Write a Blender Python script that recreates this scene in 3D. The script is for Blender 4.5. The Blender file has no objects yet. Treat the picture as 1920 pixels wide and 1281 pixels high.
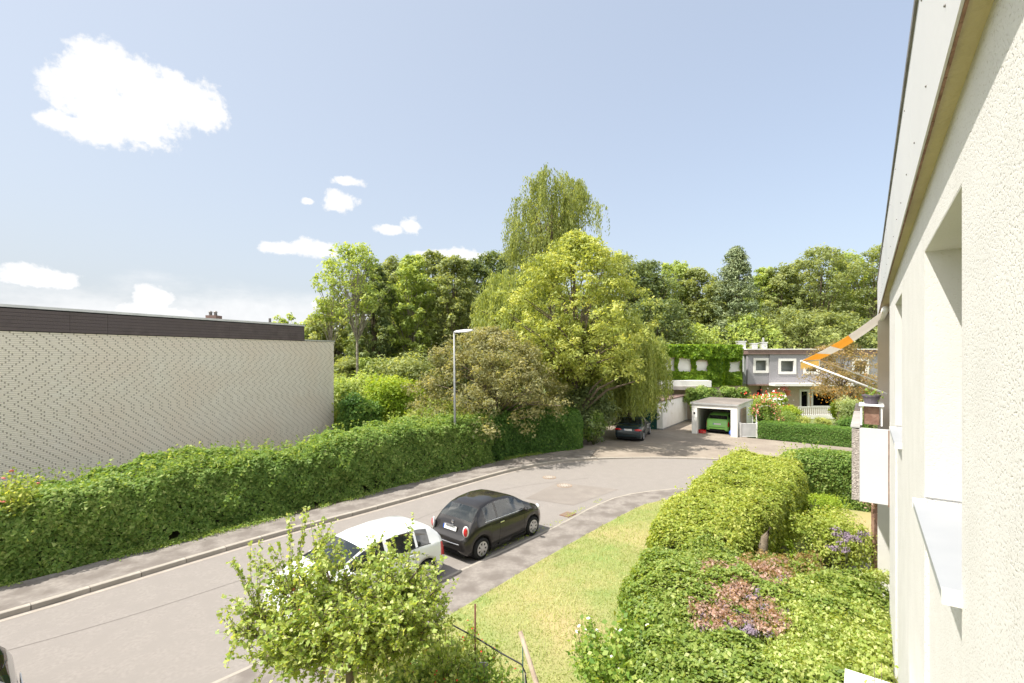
import bpy, math, random
import numpy as np
from mathutils import Vector
random.seed(7)
RNG = np.random.default_rng(11)
sc = bpy.context.scene
COL = sc.collection
R = math.radians

# ------------------------------------------------------------------ camera
CAM_H = 5.6
F = 900.0                      # focal length in pixels of the 1920 px wide picture
HY, CX = 668.0, 960.0
cam = bpy.data.cameras.new('camera')
cam_o = bpy.data.objects.new('camera', cam)
COL.objects.link(cam_o)
cam.sensor_width = 36
cam.lens = F / 1920 * 36
cam.shift_y = (HY - 640.5) / 1920
cam.clip_start = 0.05
cam.clip_end = 2000
cam_o.location = (0, 0, CAM_H)
cam_o.rotation_euler = (R(90), 0, 0)
sc.camera = cam_o

def G(px, py, z=0.0):
    """ground position seen at a picture point, for a surface of height z"""
    Y = F * (CAM_H - z) / (py - HY)
    return ((px - CX) / F * Y, Y)
def PX(px, Y): return (px - CX) / F * Y
def PZ(py, Y): return CAM_H + (HY - py) / F * Y

# ------------------------------------------------------------------ light
SUN = Vector((-0.488, -0.148, 0.860)).normalized()
sun = bpy.data.lights.new('sun', 'SUN')
sun.energy = 2.85
sun.angle = R(0.53)
sun.color = (1.0, 0.945, 0.865)
sun_o = bpy.data.objects.new('sun', sun)
COL.objects.link(sun_o)
sun_o.rotation_euler = SUN.to_track_quat('Z', 'Y').to_euler()
sc.view_settings.view_transform = 'Standard'
sc.view_settings.look = 'None'
sc.view_settings.gamma = 1
sc.view_settings.exposure = 1.58
sc.view_settings.use_curve_mapping = False
sc.cycles.max_bounces = 8
sc.cycles.transparent_max_bounces = 8
sc.cycles.caustics_reflective = False
sc.cycles.caustics_refractive = False
try:
    sc.cycles.use_denoising = True
except Exception:
    pass

world = bpy.data.worlds.new('World')
sc.world = world
world.use_nodes = True
wt = world.node_tree
wt.nodes.clear()
def wn(t, **kw):
    n = wt.nodes.new(t)
    for k, v in kw.items(): setattr(n, k, v)
    return n
def wmath(op, a, b=None, c=None, clamp=False):
    n = wn('ShaderNodeMath', operation=op, use_clamp=clamp)
    for i, v in enumerate((a, b, c)):
        if v is None: continue
        if isinstance(v, (int, float)): n.inputs[i].default_value = v
        else: wt.links.new(v, n.inputs[i])
    return n.outputs[0]
sky = wn('ShaderNodeTexSky', sky_type='NISHITA')
sky.sun_disc = False
sky.sun_elevation = math.asin(SUN.z)
sky.sun_rotation = math.atan2(SUN.x, SUN.y)
sky.altitude = 60
sky.air_density = 1.0
sky.dust_density = 2.2
sky.ozone_density = 1.2
tc = wn('ShaderNodeTexCoord')
sep = wn('ShaderNodeSeparateXYZ')
wt.links.new(tc.outputs['Generated'], sep.inputs[0])
az = wmath('ARCTAN2', sep.outputs[0], sep.outputs[1])
el = wmath('ARCSINE', sep.outputs[2])
comb = wn('ShaderNodeCombineXYZ')
wt.links.new(az, comb.inputs[0]); wt.links.new(el, comb.inputs[1])
def pa(px, py):
    x, z = (px - CX) / F, (HY - py) / F
    return math.atan2(x, 1), math.atan2(z, math.hypot(x, 1))
# cumulus lobes: centre and half axes as seen, (x, y, half width, half height)
LOBES = [(180,185,80,55),(200,125,70,45),(150,160,70,50),(250,150,70,50),(230,215,110,55),(290,190,90,60),(360,195,55,45),(330,170,45,35),(110,228,45,22),
         (170,245,70,28),(285,265,22,8),(385,215,30,30),
         (650,340,32,9),(638,377,30,20),(578,377,11,6),(768,424,20,17),(735,430,32,10),(525,466,38,13),(585,464,42,17),(610,474,30,10),
         (845,480,55,13),(880,486,30,14),(800,478,25,9),(60,520,90,20),(110,528,45,14),(600,573,16,9),
         (285,570,38,32),(250,585,40,20),(320,592,50,18)]
fld = None
for x, y, a, b in LOBES:
    c0 = pa(x, y); sx = pa(x + a, y)[0] - c0[0]; sy = abs(pa(x, y - b)[1] - c0[1])
    m = wn('ShaderNodeVectorMath', operation='MULTIPLY_ADD')
    wt.links.new(comb.outputs[0], m.inputs[0])
    m.inputs[1].default_value = (1 / sx, 1 / sy, 0)
    m.inputs[2].default_value = (-c0[0] / sx, -c0[1] / sy, 0)
    l = wn('ShaderNodeVectorMath', operation='LENGTH')
    wt.links.new(m.outputs[0], l.inputs[0])
    v = wmath('SUBTRACT', 1.0, l.outputs['Value'])
    fld = v if fld is None else wmath('SMOOTH_MAX', fld, v, 0.15)
def wnoise(scale, detail, rough, vec):
    n = wn('ShaderNodeTexNoise')
    n.inputs['Scale'].default_value = scale; n.inputs['Detail'].default_value = detail
    n.inputs['Roughness'].default_value = rough
    wt.links.new(vec, n.inputs['Vector'])
    return n.outputs[0]
n1 = wnoise(16, 8, 0.62, comb.outputs[0])
n2 = wnoise(55, 7, 0.62, comb.outputs[0])
fz = wmath('ADD', fld, wmath('MULTIPLY', wmath('SUBTRACT', n1, 0.44), 1.9))
fz = wmath('ADD', fz, wmath('MULTIPLY', wmath('SUBTRACT', n2, 0.5), 1.5))
cum = wn('ShaderNodeMapRange', interpolation_type='SMOOTHSTEP')
wt.links.new(fz, cum.inputs[0]); cum.inputs[1].default_value = -0.10; cum.inputs[2].default_value = 0.38
# low bank of cumulus all round the horizon
st = wn('ShaderNodeVectorMath', operation='MULTIPLY')
wt.links.new(comb.outputs[0], st.inputs[0]); st.inputs[1].default_value = (1, 2.6, 1)
n3 = wnoise(3.2, 9, 0.58, st.outputs[0])
bank = wmath('SUBTRACT', wmath('ADD', wmath('MULTIPLY', n3, 0.42), wmath('MULTIPLY', az, -0.06)), wmath('MULTIPLY', el, 1.55))
bank = wmath('SUBTRACT', bank, 0.045)
bk = wn('ShaderNodeMapRange', interpolation_type='SMOOTHSTEP')
wt.links.new(bank, bk.inputs[0]); bk.inputs[1].default_value = -0.02; bk.inputs[2].default_value = 0.10; bk.inputs[4].default_value = 0.75
# unseen cumulus outside the view, added extra bright to lift the shadows
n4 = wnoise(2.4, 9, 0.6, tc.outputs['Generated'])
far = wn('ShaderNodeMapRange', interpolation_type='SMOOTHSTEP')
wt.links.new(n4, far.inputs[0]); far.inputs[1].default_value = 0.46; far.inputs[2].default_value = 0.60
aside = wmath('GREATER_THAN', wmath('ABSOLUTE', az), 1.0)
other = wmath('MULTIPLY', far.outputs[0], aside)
cloud = wmath('MAXIMUM', cum.outputs[0], bk.outputs[0], clamp=True)
# thin bright haze veil that thickens towards the horizon and the sunny left
veil = wmath('ADD', wmath('MULTIPLY', wmath('POWER', wmath('SUBTRACT', 1.0, wmath('ABSOLUTE', el)), 6.0), 0.34), 0.61, clamp=True)
veil = wmath('ADD', veil, wmath('MULTIPLY', wmath('SINE', az), -0.16), clamp=True)
mixv = wn('ShaderNodeMix', data_type='RGBA')
wt.links.new(veil, mixv.inputs[0]); wt.links.new(sky.outputs[0], mixv.inputs[6]); mixv.inputs[7].default_value = (2.22, 2.36, 2.50, 1)
mixc = wn('ShaderNodeMix', data_type='RGBA')
cshade = wn('ShaderNodeMix', data_type='RGBA')
wt.links.new(n2, cshade.inputs[0]); cshade.inputs[6].default_value = (3.85, 3.85, 3.85, 1); cshade.inputs[7].default_value = (3.1, 3.13, 3.2, 1)
wt.links.new(cloud, mixc.inputs[0]); wt.links.new(mixv.outputs[2], mixc.inputs[6]); wt.links.new(cshade.outputs[2], mixc.inputs[7])
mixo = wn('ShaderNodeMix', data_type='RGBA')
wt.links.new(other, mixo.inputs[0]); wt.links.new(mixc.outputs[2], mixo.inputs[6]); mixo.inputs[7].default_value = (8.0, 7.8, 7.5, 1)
bg = wn('ShaderNodeBackground'); bg.inputs[1].default_value = 0.10
wo = wn('ShaderNodeOutputWorld')
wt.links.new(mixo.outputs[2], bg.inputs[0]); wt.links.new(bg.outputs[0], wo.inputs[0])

# ------------------------------------------------------------------ materials
def mat(name, c1, c2=None, scale=4.0, rough=0.8, bump=0.0, bscale=None, spec=0.3, metal=0.0, detail=6, c3=None, voro=False, coat=0.0, mlo=0.35, mhi=0.65):
    m = bpy.data.materials.new(name); m.use_nodes = True
    nt = m.node_tree; b = nt.nodes['Principled BSDF']
    b.inputs['Roughness'].default_value = rough
    b.inputs['Specular IOR Level'].default_value = spec
    b.inputs['Metallic'].default_value = metal
    b.inputs['Coat Weight'].default_value = coat
    b.inputs['Coat Roughness'].default_value = 0.015
    c1 = tuple(c1) + (1,)
    b.inputs['Base Color'].default_value = c1
    tcn = nt.nodes.new('ShaderNodeTexCoord')
    if c2 is not None:
        n = nt.nodes.new('ShaderNodeTexNoise'); n.inputs['Scale'].default_value = scale; n.inputs['Detail'].default_value = detail
        nt.links.new(tcn.outputs['Object'], n.inputs['Vector'])
        cr = nt.nodes.new('ShaderNodeValToRGB'); nt.links.new(n.outputs[0], cr.inputs[0])
        cr.color_ramp.elements[0].position = mlo; cr.color_ramp.elements[0].color = c1
        cr.color_ramp.elements[1].position = mhi; cr.color_ramp.elements[1].color = tuple(c2) + (1,)
        out = cr.outputs[0]
        if c3 is not None:
            n2 = nt.nodes.new('ShaderNodeTexNoise'); n2.inputs['Scale'].default_value = scale * 0.17; n2.inputs['Detail'].default_value = 4
            nt.links.new(tcn.outputs['Object'], n2.inputs['Vector'])
            mp = nt.nodes.new('ShaderNodeMapRange'); nt.links.new(n2.outputs[0], mp.inputs[0]); mp.inputs[1].default_value = 0.42; mp.inputs[2].default_value = 0.62
            mx = nt.nodes.new('ShaderNodeMix'); mx.data_type = 'RGBA'
            nt.links.new(mp.outputs[0], mx.inputs[0]); nt.links.new(out, mx.inputs[6]); mx.inputs[7].default_value = tuple(c3) + (1,)
            out = mx.outputs[2]
        nt.links.new(out, b.inputs['Base Color'])
    if bump:
        if voro:
            bn = nt.nodes.new('ShaderNodeTexVoronoi'); bo = bn.outputs[0]
        else:
            bn = nt.nodes.new('ShaderNodeTexNoise'); bn.inputs['Detail'].default_value = 5; bo = bn.outputs[0]
        bn.inputs['Scale'].default_value = bscale or scale * 6
        nt.links.new(tcn.outputs['Object'], bn.inputs['Vector'])
        bp = nt.nodes.new('ShaderNodeBump'); bp.inputs['Strength'].default_value = min(1, bump); bp.inputs['Distance'].default_value = 0.02 * max(1, bump)
        nt.links.new(bo, bp.inputs['Height']); nt.links.new(bp.outputs[0], b.inputs['Normal'])
    return m

def leafmat(name, lo, mid, hi, trans=0.47, rough=0.55, spec=0.25):
    """foliage: colour picked by the per-leaf attribute «tone»"""
    m = bpy.data.materials.new(name); m.use_nodes = True
    nt = m.node_tree; b = nt.nodes['Principled BSDF']; o = nt.nodes['Material Output']
    a = nt.nodes.new('ShaderNodeAttribute'); a.attribute_name = 'tone'
    cr = nt.nodes.new('ShaderNodeValToRGB'); e = cr.color_ramp.elements
    e[0].color = tuple(lo) + (1,); e[1].color = tuple(hi) + (1,)
    em = e.new(0.5); em.color = tuple(mid) + (1,)
    nt.links.new(a.outputs['Fac'], cr.inputs[0]); nt.links.new(cr.outputs[0], b.inputs['Base Color'])
    b.inputs['Roughness'].default_value = rough; b.inputs['Specular IOR Level'].default_value = spec
    tr = nt.nodes.new('ShaderNodeBsdfTranslucent')
    br = nt.nodes.new('ShaderNodeMix'); br.data_type = 'RGBA'; br.blend_type = 'MULTIPLY'; br.inputs[0].default_value = 1
    br.inputs[7].default_value = (1.5, 1.35, 0.6, 1)
    nt.links.new(cr.outputs[0], br.inputs[6]); nt.links.new(br.outputs[2], tr.inputs[0])
    mx = nt.nodes.new('ShaderNodeMixShader'); mx.inputs[0].default_value = trans
    nt.links.new(b.outputs[0], mx.inputs[1]); nt.links.new(tr.outputs[0], mx.inputs[2]); nt.links.new(mx.outputs[0], o.inputs[0])
    return m

def glassmat(name, tint, alpha=0.5, rough=0.02):
    m = bpy.data.materials.new(name); m.use_nodes = True
    b = m.node_tree.nodes['Principled BSDF']
    b.inputs['Base Color'].default_value = tuple(tint) + (1,)
    b.inputs['Roughness'].default_value = rough; b.inputs['Specular IOR Level'].default_value = 0.9
    b.inputs['Alpha'].default_value = alpha
    b.inputs['Coat Weight'].default_value = 1.0; b.inputs['Coat Roughness'].default_value = 0.01
    return m

M = {}
M['asphalt'] = mat('asphalt', (0.222, 0.203, 0.185), (0.254, 0.233, 0.213), 14.0, 0.93, 0.5, 160, spec=0.15, c3=(0.228, 0.209, 0.191), detail=12)
M['footpath'] = mat('footpath_asphalt', (0.212, 0.192, 0.172), (0.260, 0.236, 0.212), 11, 0.95, 0.6, 110, spec=0.12, c3=(0.165, 0.146, 0.130), detail=12)
M['paving'] = mat('paving', (0.25, 0.215, 0.175), (0.30, 0.26, 0.215), 2.0, 0.95, 0.5, 60, spec=0.12, c3=(0.23, 0.195, 0.16))
M['concrete'] = mat('concrete', (0.30, 0.27, 0.23), (0.38, 0.35, 0.30), 3.0, 0.9, 0.4, 60, c3=(0.26, 0.235, 0.20))
M['gutter'] = mat('gutter_strip', (0.29, 0.255, 0.215), (0.35, 0.31, 0.265), 3.0, 0.92, 0.3, 60)
M['soil'] = mat('soil', (0.085, 0.07, 0.04), (0.12, 0.12, 0.05), 2.0, 0.98, 0.8, 20)
M['meadow'] = mat('meadow', (0.12, 0.16, 0.05), (0.17, 0.20, 0.07), 0.8, 0.98, 0.6, 20)
M['lawn'] = mat('lawn_soil', (0.25, 0.26, 0.095), (0.19, 0.25, 0.075), 1.7, 0.98, 0.8, 40, c3=(0.35, 0.29, 0.14), detail=10)
M['brick'] = mat('brick', (0.72, 0.665, 0.575), (0.77, 0.72, 0.63), 2.4, 0.75, 0.15, 80, c3=(0.74, 0.66, 0.56))
M['mortar'] = mat('mortar', (0.46, 0.425, 0.36), (0.51, 0.475, 0.41), 5, 0.95, 0.2, 60)
M['joint'] = mat('open_joint', (0.40, 0.365, 0.315), rough=0.95)
M['darkwood'] = mat('dark_stained_board', (0.085, 0.068, 0.068), (0.120, 0.096, 0.094), 3.0, 0.7, 0.3, 30, c3=(0.100, 0.080, 0.081))
M['zinc'] = mat('zinc_sheet', (0.50, 0.50, 0.50), (0.60, 0.60, 0.60), 2.0, 0.45, 0.0, metal=0.5)
M['zinc_dark'] = mat('weathered_zinc', (0.13, 0.125, 0.12), (0.22, 0.21, 0.20), 5.0, 0.6, 0.1, 30, metal=0.3)
M['white'] = mat('white_paint', (0.78, 0.77, 0.74), (0.72, 0.70, 0.66), 1.5, 0.6, 0.06, 40)
M['whitemetal'] = mat('white_metal', (0.80, 0.80, 0.79), rough=0.35, spec=0.4)
M['greyboard'] = mat('fibre_cement_sheet', (0.53, 0.54, 0.555), (0.48, 0.49, 0.505), 0.9, 0.7, 0.05, 30, c3=(0.56, 0.56, 0.565))
M['soffit'] = mat('weathered_soffit_wood', (0.44, 0.38, 0.26), (0.33, 0.28, 0.18), 2.5, 0.9, 0.6, 25, c3=(0.48, 0.42, 0.25))
M['rust'] = mat('rusty_edge', (0.16, 0.09, 0.06), (0.28, 0.17, 0.12), 12, 0.9, 0.8, 50)
M['pebble'] = mat('exposed_pebble_concrete', (0.30, 0.26, 0.24), (0.52, 0.47, 0.43), 28, 0.9, 1.0, 70, voro=True)
M['sill'] = mat('sill_sheet', (0.30, 0.315, 0.335), (0.34, 0.355, 0.37), 2, 0.45, 0.0, spec=0.4)
M['slate'] = mat('slate_cladding', (0.26, 0.252, 0.272), (0.35, 0.338, 0.36), 8, 0.8, 0.4, 18, c3=(0.30, 0.29, 0.31))
M['brownboard'] = mat('brown_fascia', (0.17, 0.115, 0.10), (0.21, 0.145, 0.125), 3, 0.8)
M['beigebrick'] = mat('beige_brickwork', (0.52, 0.42, 0.34), (0.60, 0.49, 0.40), 9, 0.9, 0.3, 30)
M['roofing'] = mat('bitumen_roofing', (0.20, 0.175, 0.155), (0.27, 0.24, 0.21), 2, 0.95, 0.4, 50, c3=(0.16, 0.14, 0.125))
M['darkgreen'] = mat('dark_green_paint', (0.012, 0.060, 0.052), (0.016, 0.075, 0.064), 3, 0.55)
M['bark'] = mat('bark', (0.11, 0.085, 0.06), (0.20, 0.165, 0.12), 7, 0.95, 0.9, 25)
M['palebark'] = mat('pale_bark', (0.36, 0.33, 0.27), (0.20, 0.17, 0.13), 5, 0.9, 0.6, 20)
M['twig'] = mat('twigs', (0.075, 0.080, 0.035), (0.10, 0.115, 0.045), 9, 0.98, 0.9, 25)
M['greywood'] = mat('weathered_wood', (0.38, 0.31, 0.24), (0.27, 0.21, 0.16), 6, 0.9, 0.6, 30)
M['brownwood'] = mat('brown_wood', (0.20, 0.11, 0.08), (0.30, 0.19, 0.14), 6, 0.85, 0.5, 30)
M['rubber'] = mat('rubber', (0.018, 0.018, 0.018), rough=0.8)
M['blackplastic'] = mat('black_plastic', (0.02, 0.02, 0.021), rough=0.55)
M['darkinside'] = mat('dark_interior', (0.015, 0.015, 0.016), rough=0.9)
M['seat'] = mat('seat_fabric', (0.09, 0.09, 0.10), rough=0.9)
M['alloy'] = mat('alloy', (0.62, 0.62, 0.63), rough=0.28, metal=0.8)
M['chrome'] = mat('chrome', (0.75, 0.75, 0.76), rough=0.15, metal=1.0)
M['blackpaint'] = mat('black_car_paint', (0.016, 0.014, 0.013), rough=0.5, spec=0.15, coat=1.0)
M['whitepaint'] = mat('white_car_paint', (0.78, 0.79, 0.80), rough=0.35, spec=0.5, coat=1.0)
M['navypaint'] = mat('dark_teal_car_paint', (0.016, 0.030, 0.036), rough=0.5, spec=0.15, coat=1.0)
M['greenpaint'] = mat('green_car_paint', (0.27, 0.66, 0.13), rough=0.35, spec=0.5, coat=1.0)
M['greypaint'] = mat('grey_car_paint', (0.30, 0.29, 0.28), rough=0.3, spec=0.5, coat=1.0, metal=0.3)
M['redlens'] = mat('red_lens', (0.55, 0.012, 0.015), rough=0.15, spec=0.6, coat=1.0)
M['clearlens'] = mat('clear_lens', (0.72, 0.72, 0.72), rough=0.12, spec=0.6, coat=1.0)
M['plate'] = mat('plate_white', (0.72, 0.72, 0.70), rough=0.4)
M['plateblue'] = mat('plate_blue', (0.03, 0.10, 0.42), rough=0.4)
M['carglass'] = glassmat('car_glass', (0.015, 0.022, 0.022), 0.62)
M['window'] = glassmat('window_glass', (0.04, 0.055, 0.06), 0.75)
M['iron'] = mat('cast_iron', (0.33, 0.25, 0.18), (0.24, 0.18, 0.14), 20, 0.7, 0.5, 60, metal=0.2)
M['rustiron'] = mat('rusty_iron', (0.19, 0.085, 0.055), (0.13, 0.06, 0.045), 20, 0.85, 0.6, 60)
M['galv'] = mat('galvanised_steel', (0.24, 0.25, 0.25), (0.30, 0.31, 0.31), 6, 0.5, metal=0.4)
M['lampbody'] = mat('lamp_housing', (0.62, 0.62, 0.62), rough=0.5)
M['orange'] = mat('orange_fabric', (0.75, 0.30, 0.04), (0.80, 0.36, 0.06), 3, 0.85)
M['fabric'] = mat('off_white_fabric', (0.66, 0.63, 0.60), (0.70, 0.68, 0.65), 2, 0.85)
M['terracotta'] = mat('terracotta', (0.42, 0.15, 0.08), rough=0.85)
M['darkpot'] = mat('dark_pot', (0.10, 0.085, 0.10), rough=0.7)
M['petalred'] = mat('red_petals', (0.62, 0.05, 0.03), rough=0.7)
M['petalpink'] = mat('pink_petals', (0.66, 0.20, 0.17), rough=0.7)
M['petalwhite'] = mat('white_petals', (0.80, 0.78, 0.76), rough=0.7)
M['petalorange'] = mat('orange_petals', (0.72, 0.30, 0.03), rough=0.7)
M['purple'] = mat('purple_petals', (0.23, 0.18, 0.23), rough=0.8)
M['curtain'] = mat('curtain', (0.55, 0.58, 0.56), (0.44, 0.48, 0.45), 3, 0.9)
M['yellowsign'] = mat('yellow_enamel', (0.70, 0.50, 0.05), rough=0.5)
# rough white render: cellular relief with little dark pits
def stucco(name, relief, pits):
    m = mat(name, (0.615, 0.605, 0.580), (0.655, 0.645, 0.620), 3.0, 0.95, spec=0.1)
    nt = m.node_tree; b = nt.nodes['Principled BSDF']
    tcn = nt.nodes.new('ShaderNodeTexCoord')
    n = nt.nodes.new('ShaderNodeTexNoise'); n.inputs['Scale'].default_value = 95; n.inputs['Detail'].default_value = 4
    n.inputs['Distortion'].default_value = 0.3
    nt.links.new(tcn.outputs['Object'], n.inputs['Vector'])
    mp = nt.nodes.new('ShaderNodeMapRange'); nt.links.new(n.outputs[0], mp.inputs[0])
    mp.inputs[1].default_value = 0.32; mp.inputs[2].default_value = 0.47
    bp = nt.nodes.new('ShaderNodeBump'); bp.inputs['Strength'].default_value = relief; bp.inputs['Distance'].default_value = 0.006
    nt.links.new(mp.outputs[0], bp.inputs['Height']); nt.links.new(bp.outputs[0], b.inputs['Normal'])
    src = b.inputs['Base Color'].links[0].from_socket
    mx = nt.nodes.new('ShaderNodeMix'); mx.data_type = 'RGBA'
    mr = nt.nodes.new('ShaderNodeMapRange'); nt.links.new(n.outputs[0], mr.inputs[0])
    mr.inputs[1].default_value = 0.385; mr.inputs[2].default_value = 0.33; mr.inputs[3].default_value = 0; mr.inputs[4].default_value = pits
    nt.links.new(mr.outputs[0], mx.inputs[0]); nt.links.new(src, mx.inputs[6]); mx.inputs[7].default_value = (0.36, 0.32, 0.25, 1)
    nt.links.new(mx.outputs[2], b.inputs['Base Color'])
    return m
M['stucco'] = stucco('rough_render', 0.6, 0.75)
M['stucco_fine'] = stucco('fine_render', 0.25, 0.12)

def clothmat(name, c):
    m = mat(name, c, tuple(v*1.08 for v in c), 3, 0.85); nt = m.node_tree; o = nt.nodes['Material Output']; b = nt.nodes['Principled BSDF']
    tr = nt.nodes.new('ShaderNodeBsdfTranslucent'); tr.inputs[0].default_value = tuple(c) + (1,)
    mx = nt.nodes.new('ShaderNodeMixShader'); mx.inputs[0].default_value = 0.6
    nt.links.new(b.outputs[0], mx.inputs[1]); nt.links.new(tr.outputs[0], mx.inputs[2]); nt.links.new(mx.outputs[0], o.inputs[0]); return m
M['orange'] = clothmat('orange_fabric', (0.78, 0.50, 0.14)); M['fabric'] = clothmat('off_white_fabric', (0.70, 0.67, 0.63))
L = {}
L['hedge'] = leafmat('hedge_leaf', (0.085, 0.165, 0.035), (0.195, 0.305, 0.065), (0.45, 0.52, 0.18))
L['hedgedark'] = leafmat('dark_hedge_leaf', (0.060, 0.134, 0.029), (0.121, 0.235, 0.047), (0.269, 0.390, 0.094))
L['privet'] = leafmat('privet_leaf', (0.13, 0.20, 0.032), (0.33, 0.41, 0.080), (0.58, 0.60, 0.20))
L['laurel'] = leafmat('glossy_leaf', (0.085, 0.155, 0.032), (0.225, 0.325, 0.065), (0.44, 0.50, 0.16), rough=0.42, spec=0.45)
L['redshoot'] = leafmat('reddish_shoot_leaf', (0.24, 0.20, 0.15), (0.50, 0.34, 0.30), (0.66, 0.52, 0.42))
L['lime'] = leafmat('lime_leaf', (0.156, 0.264, 0.024), (0.288, 0.408, 0.042), (0.480, 0.528, 0.084))
L['maple'] = leafmat('yellow_green_leaf', (0.168, 0.218, 0.050), (0.370, 0.431, 0.118), (0.627, 0.638, 0.224))
L['olive'] = leafmat('olive_leaf', (0.12, 0.135, 0.060), (0.27, 0.275, 0.13), (0.46, 0.43, 0.23))
L['forest'] = leafmat('forest_leaf', (0.13, 0.165, 0.065), (0.27, 0.325, 0.125), (0.44, 0.48, 0.21))
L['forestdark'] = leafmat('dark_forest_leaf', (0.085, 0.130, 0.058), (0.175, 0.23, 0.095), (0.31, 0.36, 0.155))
L['forestlight'] = leafmat('light_forest_leaf', (0.175, 0.249, 0.067), (0.336, 0.430, 0.121), (0.538, 0.605, 0.202))
L['birch'] = leafmat('birch_leaf', (0.148, 0.195, 0.067), (0.296, 0.349, 0.114), (0.484, 0.511, 0.202))
L['willow'] = leafmat('willow_leaf', (0.148, 0.195, 0.060), (0.336, 0.403, 0.121), (0.618, 0.645, 0.242))
L['needle'] = leafmat('conifer_needle', (0.114, 0.161, 0.087), (0.222, 0.276, 0.141), (0.376, 0.417, 0.228), trans=0.15)
L['apple'] = leafmat('apple_leaf', (0.144, 0.246, 0.048), (0.348, 0.444, 0.102), (0.648, 0.684, 0.312), rough=0.45, spec=0.4)
L['rose'] = leafmat('rose_leaf', (0.094, 0.215, 0.038), (0.255, 0.376, 0.074), (0.484, 0.538, 0.148), rough=0.45, spec=0.4)
L['ivy'] = leafmat('vine_leaf', (0.066, 0.150, 0.014), (0.180, 0.306, 0.022), (0.336, 0.456, 0.042), rough=0.45)
L['grass'] = leafmat('grass_blade', (0.19, 0.28, 0.06), (0.36, 0.42, 0.13), (0.62, 0.57, 0.29), trans=0.25)
L['bronze'] = leafmat('bronze_leaf', (0.180, 0.156, 0.072), (0.336, 0.264, 0.120), (0.504, 0.360, 0.204))
L['varieg'] = leafmat('variegated_leaf', (0.192, 0.264, 0.096), (0.360, 0.432, 0.192), (0.600, 0.624, 0.360))

# ------------------------------------------------------------------ mesh helpers
def tag(o, label=None, cat=None, group=None, kind=None):
    if label: o['label'] = label
    if cat: o['category'] = cat
    if group: o['group'] = group
    if kind: o['kind'] = kind
    return o
def empty(name, loc=(0, 0, 0), rz=0.0, label=None, cat=None, group=None):
    o = bpy.data.objects.new(name, None); COL.objects.link(o)
    o.location = loc; o.rotation_euler = (0, 0, rz); o.empty_display_size = 0.2
    return tag(o, label, cat, group)
def copy_tree(o, parent=None):
    c = o.copy(); COL.objects.link(c)
    if parent: c.parent = parent
    for ch in o.children: copy_tree(ch, c)
    return c

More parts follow.
